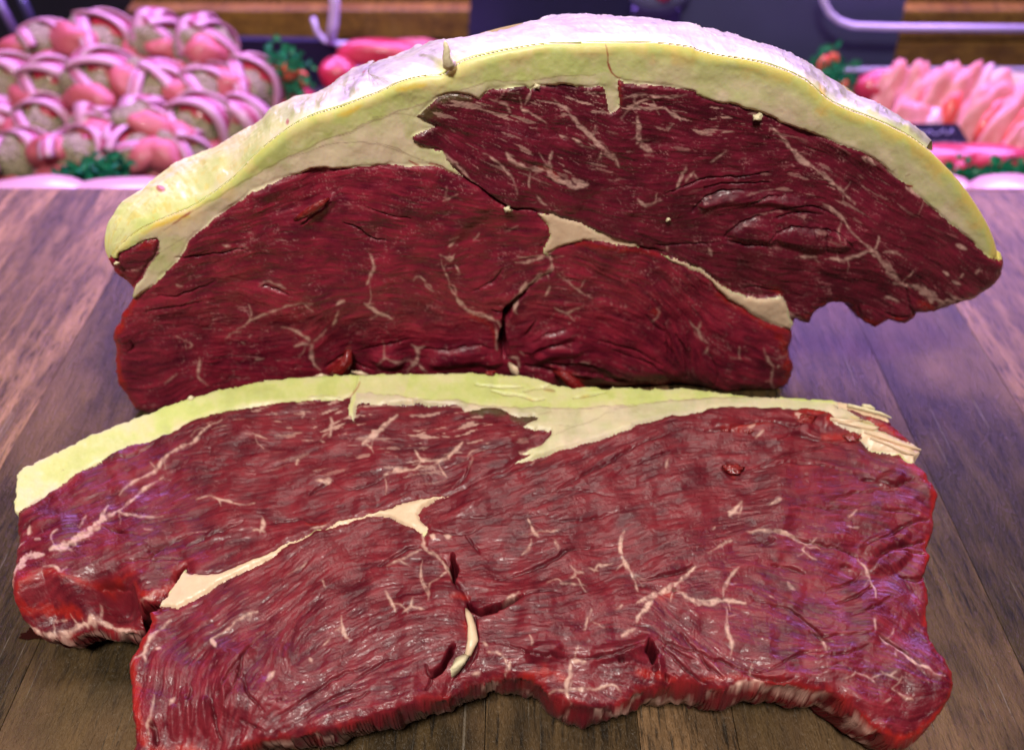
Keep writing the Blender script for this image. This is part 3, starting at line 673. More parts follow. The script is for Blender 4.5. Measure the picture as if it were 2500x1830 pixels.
joint = thing('rump_joint', 'tall standing rump joint with thick yellow fat cap, cut face to the front', 'meat joint', tuple(Vector((0, .2785, 0))))
def place_all(objs, root):
    for o in objs: o.matrix_parent_inverse = Matrix.Translation(-root.location)
GJ = Grid(246, 60, 2470, 1030, 2.35)
thJ = dir_field(GJ, J_flow, 11)
j_regions = [('fat_cap', None, FAT, None), ('muscle', A_poly, LEAN_A, 'dark purple-red muscle under the fat cap, overhanging at the right'), ('muscle', B_poly, LEAN_J, 'large dark red muscle at the lower left'),
             ('muscle', C_poly, LEAN_J, 'small red muscle end under the left tip of the fat'), ('muscle', E_poly, LEAN_J, 'dark folded muscle right of the open cleft'),
             ('fat_seam', F_poly, SEAM, 'pale fin of fat at the centre between the muscles'), ('fat_seam', F2_poly, SEAM, 'white wedge of fat at the notch')]
objs, Jpos, _h = build_slab(joint, GJ, j_outline, j_regions, None, j3, JN, thJ, None, J_veins, J_creases, J_fresh, .70, .25, 11, .17, (34, 22), j_wall, j_extra, j_fat,
    [(1200, 260, 170, 70, .8), (1500, 250, 250, 60, .7), (1750, 300, 200, 70, .6), (1350, 380, 250, 70, .5), (2000, 480, 250, 120, .35)],
    [('T2', [(700, 610), (780, 590), (870, 600)], 28), ('T2', [(560, 710), (620, 680), (680, 680)], 34)], .5,
    2.0 * sst(8, 40, GJ.dist(smooth_poly(front_edge, 2), 60)))
for o in objs: o.location = -joint.location

# outer, skin side of the joint's fat: lofted from the front edge back over the top
def resample(p, n):
    p = smooth_poly(p, 2); d = np.r_[0, np.cumsum(np.hypot(*np.diff(p, axis=0).T))]
    t = np.linspace(0, d[-1], n)
    return np.stack([np.interp(t, d, p[:, 0]), np.interp(t, d, p[:, 1])], 1)
fe = smooth_poly(front_edge, 2); cut = np.argmax(fe[:, 0] > 2272); fe_s = fe[:cut]
NC, NR = 900, 56
F_ = resample(fe_s, NC); Sl = resample(silhouette, NC)
u = np.linspace(0, 1, NC)
# match the two curves by x where both run to the right
xi = np.interp(u, u, F_[:, 0])
tdep = .004 + .050 * sst(0, .14, u) * (1 - .55 * sst(.72, 1.0, u))
c = np.array([0, 0, CAM_H])
PF = j3(F_ + np.array([0, 1.8])) + np.array([0, .0024, 0])
PF0 = j3(F_ + np.array([0, 13.0])) + np.array([0, .0052, 0])
def pl(S, dep):
    d = ray(S); q = (J0 - c) @ JN - dep
    t = q / (d @ JN); return c + d * t[:, None]
PS = pl(Sl, tdep)
rows = []; vv = np.linspace(0, 1.45, NR); SX = []; vs = []
ul = u * 9.0
jag = fbm(u * 1000, u * 0, 7, 2, 71) * .6 + fbm(u * 1000, u * 0, 45, 2, 75)
for v in vv:
    if v <= 1:
        p = PF + (PS - PF) * v
        bul = .0035 * math.sin(math.pi * v) ** 1.1
        p = p + np.array([0, .3, 1.0]) * bul * np.minimum(1, tdep / .02)[:, None]
    else:
        w = (v - 1) / .45
        p = PS + np.stack([-.0 * w + 0 * u, tdep * .35 * w ** .7, (-.03 * w * w - .002 * w) * np.minimum(1, tdep / .035) ** 2], 1)
    nz = .0009 * fbm(ul * 60, np.full(NC, v * 30), 14, 3, 301) + .0016 * fbm(ul * 60, np.full(NC, v * 40), 40, 3, 302)
    ridge = fbm(ul * 26, v * 70 + ul * 4, 8, 3, 303)
    nz = nz + .0005 * sst(.12, 0, np.abs(ridge)) + .0004 * jag * v
    fadein = min(1, v / .12)
    lumpy = .75 + 0 * u
    p = p + np.stack([0 * u, .2 * nz, nz], 1) * (fadein * lumpy)[:, None]
    rows.append(p); SX.append(F_[:, 0] + 0 * u); vs.append(np.full(NC, v))
rows.insert(0, PF0); SX.insert(0, SX[0]); vs.insert(0, vs[0]); NR += 1
V = np.stack(rows, 0); SX = np.stack(SX); vs = np.stack(vs)
ii = np.arange(NR * NC).reshape(NR, NC)
Q = np.stack([ii[:-1, :-1].ravel(), ii[:-1, 1:].ravel(), ii[1:, 1:].ravel(), ii[1:, :-1].ravel()], 1)
ns = fbm(SX, vs * 160, 60, 4, 310); ns2 = fbm(SX, vs * 220, 16, 3, 311)
edge = sst(.10, .01, vs + .12 * fbm(SX, vs * 3, 30, 3, 312))
pale = np.clip(sst(560, 900, SX) * sst(.0, .22, vs + .10 * fbm(SX, vs * 3, 30, 3, 312)) + .25 * ns, 0, 1)
yel = np.clip(.75 + .4 * ns, 0, 1); gold = np.clip(edge * 0 + .45 * sst(.25, .6, ns2) * sst(900, 400, SX), 0, 1)
rl = np.zeros_like(ns)
for (sx, vvv, r, ry) in ((428, .45, 9, .10), (1045, .98, 5, .03), (880, .50, 5, .04), (700, .12, 4, .05), (1790, 1.0, 4, .03)):
    rl = np.maximum(rl, .8 * sst(1.2, .7, np.hypot((SX - sx) / r, (vs - vvv) / ry)))
gold = np.maximum(gold, 1.0 * sst(1.2, .6, np.hypot((SX - 2012) / 11, (vs - .18) / .3)))
lnn = .35 * sst(.06, .01, np.abs(fbm(SX, vs * 90, 50, 3, 320))) * sst(0, .3, fbm(SX, vs * 50, 80, 2, 321))
me = np_mesh('fat_skin', V.reshape(-1, 3) , Q, [FAT], {'yel': yel, 'gold': gold, 'pale': pale, 'line': lnn, 'redl': rl})
o = obj('fat_skin', me, joint); o.location = -joint.location
o['label'] = 'dry whitish outer skin of the fat, yellow towards the left'

# rear of the joint, so that it is a solid block
bp = resample(np.vstack([j_outline, j_outline[:1]]), 90)
Vb = j3(bp); Vb[:, 0] *= .90; Vb[:, 1] += .054; Vb[:, 2] = np.clip(Vb[:, 2] - .012, .001, 1)
mb = bpy.data.meshes.new('rear_face'); mb.from_pydata([tuple(v) for v in Vb], [], [list(range(len(Vb)))]); mb.materials.append(SEAM)
o = obj('rear_face', mb, joint); o.location = -joint.location

TR = .55
def tube(pts, radii, seg=10, name='strand', mat=None, parent=None, flat=1.0, seed=0, rough=.0):
    pts = [Vector(p) for p in pts]; V = []; n = len(pts); radii = [q * TR for q in radii]
    rnd = random.Random(seed)
    for i, p in enumerate(pts):
        t = (pts[min(i + 1, n - 1)] - pts[max(i - 1, 0)]).normalized()
        a = t.cross(Vector((.12, 1, .35)))
        a.normalize(); b = a.cross(t)
        for k in range(seg):
            an = 2 * math.pi * k / seg; r = radii[i] * (1 + rough * rnd.uniform(-1, 1))
            V.append(p + a * math.cos(an) * r + b * math.sin(an) * r * flat)
    F = []
    for i in range(n - 1):
        for k in range(seg):
            k2 = (k + 1) % seg
            F.append((i * seg + k, i * seg + k2, (i + 1) * seg + k2, (i + 1) * seg + k))
    F.append(tuple(range(seg))[::-1]); F.append(tuple((n - 1) * seg + k for k in range(seg)))
    me = bpy.data.meshes.new(name); me.from_pydata([tuple(v) for v in V], [], F); me.update()
    for p in me.polygons: p.use_smooth = True
    if mat: me.materials.append(mat)
    return obj(name, me, parent)

def lump(name, loc, r, mat, parent=None, seed=0, sub=2, amp=.3, scale=(1, 1, 1), freq=1.2):
    bm = bmesh.new(); bmesh.ops.create_icosphere(bm, subdivisions=sub, radius=1)
    from mathutils import noise
    for v in bm.verts:
        d = 1 + amp * noise.noise(v.co * freq + Vector((seed * 7.3, seed * 3.1, seed))) + amp * .4 * noise.noise(v.co * freq * 3 + Vector((seed, 5, 2)))
        v.co = Vector((v.co.x * scale[0], v.co.y * scale[1], v.co.z * scale[2])) * r * d
    me = bpy.data.meshes.new(name); bm.to_mesh(me); bm.free()
    for p in me.polygons: p.use_smooth = True
    me.materials.append(mat)
    return obj(name, me, parent, loc)

def jp(f, x, y, off=0.0):
    q = j3(np.array(Z(f, [(x, y)])))[0] + JN * off
    return Vector(q) - joint.location
# the little peak of fat on the rim
pk = [jp('T2', 745, 400, .000), jp('T2', 740, 380, .001), jp('T2', 728, 340, .0015), jp('T2', 730, 300, .001), jp('T2', 722, 262, .0005), jp('T2', 716, 250, 0)]
pkr = [.0050, .0034, .0027, .0022, .0015, .0005]
tube(pk, pkr, 10, 'fat_shred', CRUMB, joint, .8, 3, .12)
for i, (f, x, y, r, lb) in enumerate([('T2', 1098, 1275, .0031, None), ('T2', 1282, 524, .0022, None), ('T2', 2085, 1338, .0020, None), ('T3', 622, 715, .0034, None), ('M1', 236, 660, .0022, None)]):
    lump('fat_crumb', jp(f, x, y, .0008), r * .42, CRUMB, joint, i + 2, 2, 1.1, (1.2, .7, .9), 1.9)
tube([jp('M1', 1430, 370, .001), jp('M1', 1490, 330, .002), jp('M1', 1560, 280, .003), jp('M1', 1620, 240, .003), jp('M1', 1665, 222, .001)], [.0012, .0028, .0036, .0030, .0010], 8, 'red_shred', SHRED, joint, .5, 4, .15)
tube([jp('M2', 1250, 1380, .002), jp('M2', 1300, 1360, .006), jp('M2', 1370, 1420, .007), jp('M2', 1440, 1470, .006), jp('M2', 1520, 1490, .003)], [.003, .006, .007, .006, .002], 10, 'red_shred', SHRED, joint, .7, 9, .25)
tube([jp('M1', 1560, 1400, .004), jp('M1', 1620, 1380, .005), jp('M1', 1680, 1395, .004)], [.0015, .004, .0015], 8, 'fat_shred', SEAM, joint, .6, 5, .1)
tube([jp('M1', 1680, 1390, .003), jp('M1', 1740, 1340, .005), jp('M1', 1790, 1290, .004), jp('M1', 1800, 1240, .001)], [.003, .0055, .005, .002], 9, 'red_shred', SHRED, joint, .7, 6, .2)
tube([jp('M1', 1820, 1370, .003), jp('M1', 1880, 1360, .005), jp('M1', 1950, 1395, .004)], [.0016, .0035, .0016], 8, 'fat_shred', SEAM, joint, .6, 7, .1)
tube([jp('M2', 945, 1330, .001), jp('M2', 975, 1330, .005), jp('M2', 1000, 1390, .005)], [.002, .0045, .003], 8, 'fat_shred', SEAM, joint, .6, 8, .2)

# ================= the steak lying in front =================
TILT = .06
S0 = np.array([0, .103, .034]); SN = np.array([0, -TILT, 1.0]); SN /= np.linalg.norm(SN)
def s3(S): return on_plane(S, S0, SN)
s_outline = P('L1', [(90, 1000), (100, 870), (118, 745), (150, 718), (260, 665), (400, 600), (620, 490), (850, 402), (990, 352), (1100, 305), (1300, 240), (1450, 195), (1600, 165), (1750, 135), (1900, 115), (2203, 95)],
    'L2', [(200, 90), (330, 90), (700, 84), (1040, 78), (1250, 84), (1420, 92), (1540, 108), (1620, 140), (1660, 155), (1740, 165), (1790, 182), (1830, 172), (1920, 168), (2010, 182), (2080, 174), (2203, 170)],
    'L3', [(60, 143), (200, 152), (380, 145), (520, 165), (700, 186), (860, 198), (1000, 200), (1200, 213), (1290, 232), (1350, 252), (1385, 255), (1415, 262), (1435, 290), (1500, 302), (1524, 322), (1530, 350), (1570, 390), (1620, 430), (1660, 462), (1692, 500), (1650, 540), (1668, 572), (1700, 590), (1728, 625), (1725, 655), (1755, 690), (1785, 730), (1780, 790), (1765, 830), (1776, 900), (1762, 960), (1740, 1010), (1760, 1060), (1735, 1130), (1722, 1190), (1745, 1240), (1752, 1310)],
    'B3', [(1700, 250), (1690, 290), (1680, 340), (1690, 420), (1700, 500), (1740, 580), (1800, 650), (1830, 710), (1845, 780), (1835, 850), (1800, 920), (1740, 1000), (1680, 1060), (1590, 1105), (1500, 1095), (1420, 1070), (1350, 1028), (1280, 970), (1200, 905), (1120, 855), (1030, 825), (940, 820), (840, 795), (740, 790), (660, 785), (600, 772), (540, 790), (480, 800), (420, 808), (360, 790), (250, 765), (180, 755), (120, 765), (60, 790), (0, 795)],
    'B2', [(1970, 795), (1900, 815), (1860, 850), (1800, 880), (1730, 897), (1640, 902), (1570, 888), (1500, 872), (1430, 850), (1360, 822), (1310, 785), (1250, 755), (1180, 738), (1100, 742), (1000, 758), (900, 775), (830, 805), (770, 845), (720, 868), (670, 872), (590, 890), (480, 922), (350, 965), (250, 992), (100, 1035), (0, 1062)],
    'B1', [(1900, 1075), (1800, 1095), (1700, 1105), (1560, 1130), (1480, 1155), (1400, 1175), (1300, 1250), (900, 1260), (770, 1215), (765, 1160), (790, 1120), (800, 1040), (792, 960), (788, 860), (775, 760), (768, 650), (795, 615), (830, 570), (860, 500), (905, 440), (912, 400), (900, 350), (935, 330), (965, 325), (985, 290), (1020, 250), (1055, 195), (1075, 165), (1068, 130), (1090, 100), (1130, 72), (1105, 110), (1085, 150), (1060, 190), (1010, 240), (960, 275), (900, 290), (850, 285), (815, 290), (800, 320), (815, 378), (740, 388), (640, 385), (560, 372), (480, 368), (420, 385), (350, 408), (250, 412), (200, 432), (130, 400), (100, 385), (78, 350), (55, 325), (55, 260), (60, 180), (62, 100), (80, 30)],
    'L1', [(75, 1400), (80, 1300), (95, 1200), (98, 1100), (105, 1020)])
A2 = P('L1', [(100, 1012), (200, 960), (290, 912), (370, 850), (450, 792), (530, 742), (610, 700), (700, 652), (780, 605), (850, 572), (930, 550), (1000, 545), (1100, 500), (1200, 462), (1300, 410), (1400, 372), (1500, 340), (1600, 320), (1750, 300), (1900, 272), (2060, 262), (2160, 250)],
    'L2', [(0, 262), (120, 260), (240, 252), (300, 232), (290, 280), (270, 340), (305, 372), (330, 330), (342, 282), (370, 272), (420, 282), (560, 288), (640, 285), (740, 270), (790, 290), (870, 285), (1000, 290), (1040, 310), (1060, 335), (1100, 322), (1200, 308), (1290, 315), (1380, 358), (1430, 362), (1540, 375), (1552, 395), (1500, 410), (1450, 432), (1530, 458), (1640, 465), (1642, 492), (1560, 550), (1480, 590), (1440, 620), (1500, 620), (1440, 660), (1400, 692), (1330, 730), (1200, 782), (1120, 820), (1050, 852), (960, 888), (850, 905), (750, 925), (650, 950), (560, 978), (480, 1000), (400, 1030), (300, 1058), (200, 1080), (120, 1130)],
    'L1', [(2130, 1140), (2060, 1182), (1900, 1242), (1700, 1330), (1600, 1380), (1440, 1440), (1340, 1432), (1235, 1428)],
    'B1', [(1130, 70), (1060, 190), (960, 280), (830, 330), (830, 420), (0, 460), (0, 0)], 'L1', [(40, 1300), (60, 1060)])
B2p = P('L2', [(1400, 694), (1470, 665), (1550, 642), (1700, 596), (1850, 546), (2000, 500), (2203, 442)],
    'L3', [(100, 352), (200, 330), (330, 300), (450, 280), (550, 265), (650, 255), (780, 252), (900, 256), (1000, 262), (1100, 262), (1180, 285), (1205, 310), (1170, 340), (1250, 375), (1345, 398), (1360, 430), (1400, 482), (1480, 505), (1560, 528), (1620, 560), (1675, 575), (1900, 600), (1900, 1354)],
    'B3', [(1900, 300), (1950, 1204), (0, 1204)], 'B2', [(1900, 1204), (600, 1100), (690, 900), (720, 850), (740, 770), (790, 690), (860, 600), (890, 520), (880, 440), (850, 345), (870, 305)],
    'L2', [(1080, 1590), (1030, 1530), (990, 1490), (975, 1440), (955, 1380), (930, 1330), (850, 1290), (795, 1250), (790, 1180), (815, 1140), (800, 1110), (755, 1060), (742, 1020), (765, 980), (820, 945), (900, 905), (950, 888), (1050, 852), (1200, 782)])
C2 = P('L2', [(120, 1130), (250, 1092), (330, 1065), (400, 1042), (470, 1034), (530, 1036), (600, 1068), (660, 1095), (720, 1112), (770, 1145), (790, 1180), (795, 1250), (850, 1290), (930, 1330), (955, 1380), (975, 1440), (990, 1490), (1030, 1530), (1080, 1590)],
    'B2', [(870, 305), (850, 345), (880, 440), (890, 520), (860, 600), (790, 690), (740, 770), (720, 850), (690, 900), (600, 1204), (0, 1204)],
    'B1', [(600, 1300), (700, 600), (870, 340), (965, 326), (1080, 322), (1180, 280), (1250, 240), (1320, 185), (1420, 140), (1500, 100), (1600, 50), (1680, 0)], 'L1', [(1900, 1262), (2070, 1186), (2130, 1150)])
F3 = P('L2', [(970, 884), (850, 905), (750, 925), (650, 950), (560, 978), (480, 1000), (400, 1030), (300, 1058), (200, 1080), (120, 1130), (250, 1092), (330, 1065), (400, 1042), (470, 1034), (530, 1036), (600, 1068), (660, 1095), (720, 1112), (770, 1150), (812, 1130), (800, 1105), (755, 1060), (742, 1020), (765, 980), (820, 945), (900, 905)])
F4 = P('L1', [(2080, 1172), (1900, 1240), (1700, 1330), (1600, 1378), (1440, 1440), (1340, 1434), (1230, 1425), (1190, 1430), (1180, 1470), (1150, 1530), (1100, 1590)],
    'B1', [(1000, 270), (960, 326), (1080, 324), (1180, 282), (1250, 242), (1320, 185), (1420, 142), (1500, 102), (1600, 52), (1680, 2)], 'L1', [(1900, 1260), (2085, 1182)])
G2 = P('E', [(170, 375), (250, 400), (340, 460), (420, 500), (500, 520), (600, 590), (590, 620), (680, 670), (830, 735), (970, 760), (1200, 700), (900, 300), (740, 520), (640, 500), (520, 460), (440, 445), (330, 415), (260, 380)])
W2 = P('E', [(180, 315), (260, 325), (350, 350), (430, 385), (490, 380), (545, 400), (560, 440), (640, 455), (700, 480), (745, 530), (690, 525), (600, 495), (500, 470), (430, 458), (330, 415), (240, 400), (190, 380)])
W3 = P('E', [(400, 630), (470, 640), (560, 655), (640, 668), (740, 700), (830, 735), (960, 765), (1036, 825), (980, 862), (960, 900), (990, 960), (930, 935), (830, 880), (740, 860), (640, 830), (520, 800), (480, 750), (400, 690)])

S_veins = [
 ('L1', [(1500, 410), (1430, 440), (1360, 500), (1330, 540), (1220, 590), (1100, 660), (1050, 720), (960, 770), (880, 800), (820, 850), (790, 890)], 10), ('L1', [(1095, 765), (960, 850), (900, 910), (830, 970), (790, 1010)], 13),
 ('L1', [(725, 960), (690, 1030), (720, 1065)], 11), ('L1', [(800, 1000), (720, 1040), (660, 1090), (590, 1160), (500, 1200), (430, 1260), (345, 1292)], 30), ('L1', [(780, 1010), (850, 1040), (920, 1045), (1090, 1040)], 12),
 ('L1', [(400, 1150), (350, 1190), (380, 1255)], 9), ('L1', [(205, 1110), (180, 1165)], 11), ('L1', [(240, 1210), (285, 1215)], 9), ('L1', [(90, 1245), (150, 1215)], 7), ('L1', [(1315, 915), (1400, 888), (1460, 920), (1540, 940), (1620, 970), (1715, 952)], 8),
 ('L1', [(1768, 1050), (1780, 1100), (1755, 1155)], 10), ('L1', [(1700, 1132), (1785, 1140)], 7), ('L1', [(2015, 640), (1998, 695)], 12), ('L1', [(2170, 800), (2203, 825)], 13), ('L1', [(580, 1030), (530, 1120)], 6), ('L1', [(980, 1130), (1030, 1140)], 7),
 ('L1', [(300, 1308), (200, 1320), (140, 1350), (90, 1420), (75, 1510)], 36), ('L1', [(290, 1387), (380, 1388), (400, 1430), (450, 1382)], 10), ('L1', [(2100, 1135), (2203, 1100)], 8), ('L1', [(1980, 350), (2060, 340), (2030, 370)], 8), ('L1', [(1700, 500), (1800, 530)], 6),
 ('L2', [(600, 360), (520, 430), (440, 490), (370, 548)], 22), ('L2', [(380, 545), (425, 590)], 8), ('L2', [(160, 365), (165, 430), (148, 485)], 12), ('L2', [(90, 508), (122, 525)], 10),
 ('L2', [(720, 590), (760, 640), (800, 660), (860, 660), (900, 670)], 13), ('L2', [(1050, 550), (990, 610), (940, 650), (880, 680)], 13), ('L2', [(905, 665), (850, 700), (780, 700), (700, 720), (640, 720), (590, 710), (515, 748)], 16), ('L2', [(885, 680), (910, 740), (935, 770)], 7),
 ('L2', [(115, 812), (155, 795)], 17), ('L2', [(50, 805), (140, 795)], 7), ('L2', [(515, 755), (540, 800), (530, 890)], 5), ('L2', [(1620, 530), (1520, 580), (1430, 620)], 17), ('L2', [(1200, 612), (1100, 610), (1075, 645)], 6), ('L2', [(1650, 560), (1560, 620), (1460, 670)], 8),
 ('L2', [(780, 1150), (790, 1220), (795, 1270), (850, 1300), (920, 1350), (950, 1400), (972, 1475)], 15), ('L2', [(915, 1190), (960, 1182)], 14), ('L2', [(830, 1190), (860, 1200)], 14), ('L2', [(770, 1340), (760, 1440), (790, 1520), (812, 1595)], 6), ('L2', [(885, 1468), (830, 1490), (820, 1595)], 6),
 ('L2', [(530, 1385), (650, 1330), (775, 1272)], 6), ('L2', [(1485, 1055), (1510, 1120), (1545, 1175)], 11), ('L2', [(1535, 1140), (1690, 1138)], 7), ('L2', [(1645, 1200), (1685, 1275)], 9), ('L2', [(1500, 1190), (1490, 1250), (1445, 1295)], 6),
 ('L2', [(2125, 1140), (2100, 1200), (2110, 1290), (2150, 1350), (2203, 1430)], 12), ('L2', [(1930, 1405), (1970, 1350), (1990, 1370), (2060, 1340)], 8), ('L2', [(1890, 1385), (1960, 1400)], 6), ('L2', [(1800, 1400), (1800, 1440), (1765, 1462)], 9), ('L2', [(1775, 1378), (1800, 1420), (1855, 1420)], 7),
 ('L2', [(1425, 1565), (1380, 1590), (1310, 1635)], 10), ('L2', [(1700, 1510), (1850, 1500)], 5),
 ('L3', [(705, 775), (660, 820), (635, 842)], 10), ('L3', [(635, 820), (695, 832)], 8), ('L3', [(725, 945), (800, 930), (860, 940), (950, 950), (1010, 980), (1060, 1005), (1140, 1012)], 11), ('L3', [(650, 988), (580, 1015), (520, 1055)], 10),
 ('L3', [(1065, 1005), (1030, 1050), (1110, 1095)], 5), ('L3', [(1285, 910), (1350, 905)], 5), ('L3', [(1335, 815), (1300, 855)], 5), ('L3', [(1350, 1075), (1380, 1120), (1400, 1180), (1430, 1230), (1440, 1310)], 8), ('L3', [(690, 1145), (620, 1210), (600, 1295)], 9),
 ('L3', [(955, 1205), (995, 1245)], 7), ('L3', [(445, 1125), (400, 1170), (330, 1240), (270, 1260), (200, 1300), (125, 1335)], 18), ('L3', [(330, 1250), (380, 1290), (420, 1320), (500, 1330), (600, 1310), (730, 1325)], 16), ('L3', [(55, 930), (30, 1020), (60, 1100), (110, 1170), (130, 1265)], 10), ('L3', [(920, 770), (850, 795)], 8),
 ('L3', [(300, 545), (290, 590)], 4), ('L3', [(540, 925), (560, 910)], 7), ('L3', [(740, 385), (770, 370)], 14), ('L3', [(820, 400), (780, 440)], 6), ('L3', [(1000, 290), (1060, 340)], 14),
 ('B2', [(1995, 280), (1950, 340), (1910, 380), (1898, 415)], 20), ('B2', [(1885, 455), (1800, 497)], 13), ('B2', [(975, 610), (1065, 612)], 11), ('B2', [(955, 545), (985, 565)], 11), ('B2', [(1115, 655), (1100, 700), (1075, 725)], 9), ('B2', [(875, 720), (930, 722)], 14),
 ('B2', [(1490, 652), (1590, 660)], 17), ('B2', [(1485, 655), (1490, 720), (1460, 770), (1480, 860)], 18), ('B2', [(1365, 812), (1450, 800), (1540, 800), (1640, 800), (1720, 770), (1770, 770), (1805, 805)], 9),
 ('B2', [(345, 235), (380, 300), (415, 355)], 8), ('B2', [(520, 285), (510, 330), (465, 365)], 9), ('B2', [(510, 330), (590, 352)], 7), ('B2', [(80, 385), (80, 440), (45, 465)], 8), ('B2', [(75, 468), (130, 515)], 6), ('B2', [(1235, 515), (1250, 565)], 7),
 ('B2', [(1610, 340), (1580, 400), (1575, 490)], 6), ('B2', [(1340, 200), (1400, 160), (1440, 190)], 3), ('B2', [(630, 180), (615, 290)], 5), ('B2', [(570, 80), (590, 180), (620, 240)], 5), ('B2', [(1780, 340), (1810, 315)], 6), ('B2', [(1520, 640), (1540, 570)], 5),
 ('B3', [(435, 325), (440, 400), (450, 480), (465, 560), (465, 615)], 10), ('B3', [(1018, 515), (1030, 560), (1042, 615)], 7), ('B3', [(1330, 395), (1345, 480)], 8), ('B3', [(1370, 520), (1400, 550), (1500, 610), (1560, 660), (1640, 700), (1700, 740), (1765, 750)], 8),
 ('B3', [(1225, 725), (1210, 760), (1145, 772)], 5), ('B3', [(1230, 732), (1320, 760), (1345, 795)], 5), ('B3', [(1505, 765), (1480, 810), (1440, 825), (1500, 860), (1590, 892)], 5), ('B3', [(670, 782), (600, 765), (540, 775), (470, 790)], 20), ('B3', [(815, 175), (860, 215)], 8), ('B3', [(1395, 915), (1440, 880)], 4), ('B3', [(1330, 765), (1420, 745)], 4), ('B3', [(700, 255), (730, 262)], 8),
 ('B1', [(1565, 355), (1500, 380), (1450, 420), (1380, 470), (1295, 525)], 9), ('B1', [(1290, 525), (1325, 580)], 14), ('B1', [(1035, 395), (960, 470), (900, 550), (880, 610), (815, 645)], 9), ('B1', [(880, 610), (888, 660)], 7), ('B1', [(955, 572), (975, 578)], 13),
 ('B1', [(2090, 395), (2080, 450), (2135, 515)], 9), ('B1', [(2020, 515), (1975, 555)], 6), ('B1', [(1690, 725), (1635, 780)], 14), ('B1', [(1895, 640), (1912, 668)], 9), ('B1', [(1055, 865), (1020, 915)], 11), ('B1', [(930, 850), (930, 960), (880, 1040), (880, 1090)], 7), ('B1', [(1970, 160), (1985, 210)], 6),
 ('B1', [(75, 348), (110, 375), (150, 400)], 16), ('B1', [(150, 385), (200, 405), (330, 395), (400, 350), (500, 328), (580, 350), (650, 378), (800, 380)], 22), ('B1', [(850, 265), (930, 265)], 8), ('B1', [(200, 330), (330, 320)], 5), ('B1', [(1880, 60), (1760, 130)], 3),
]
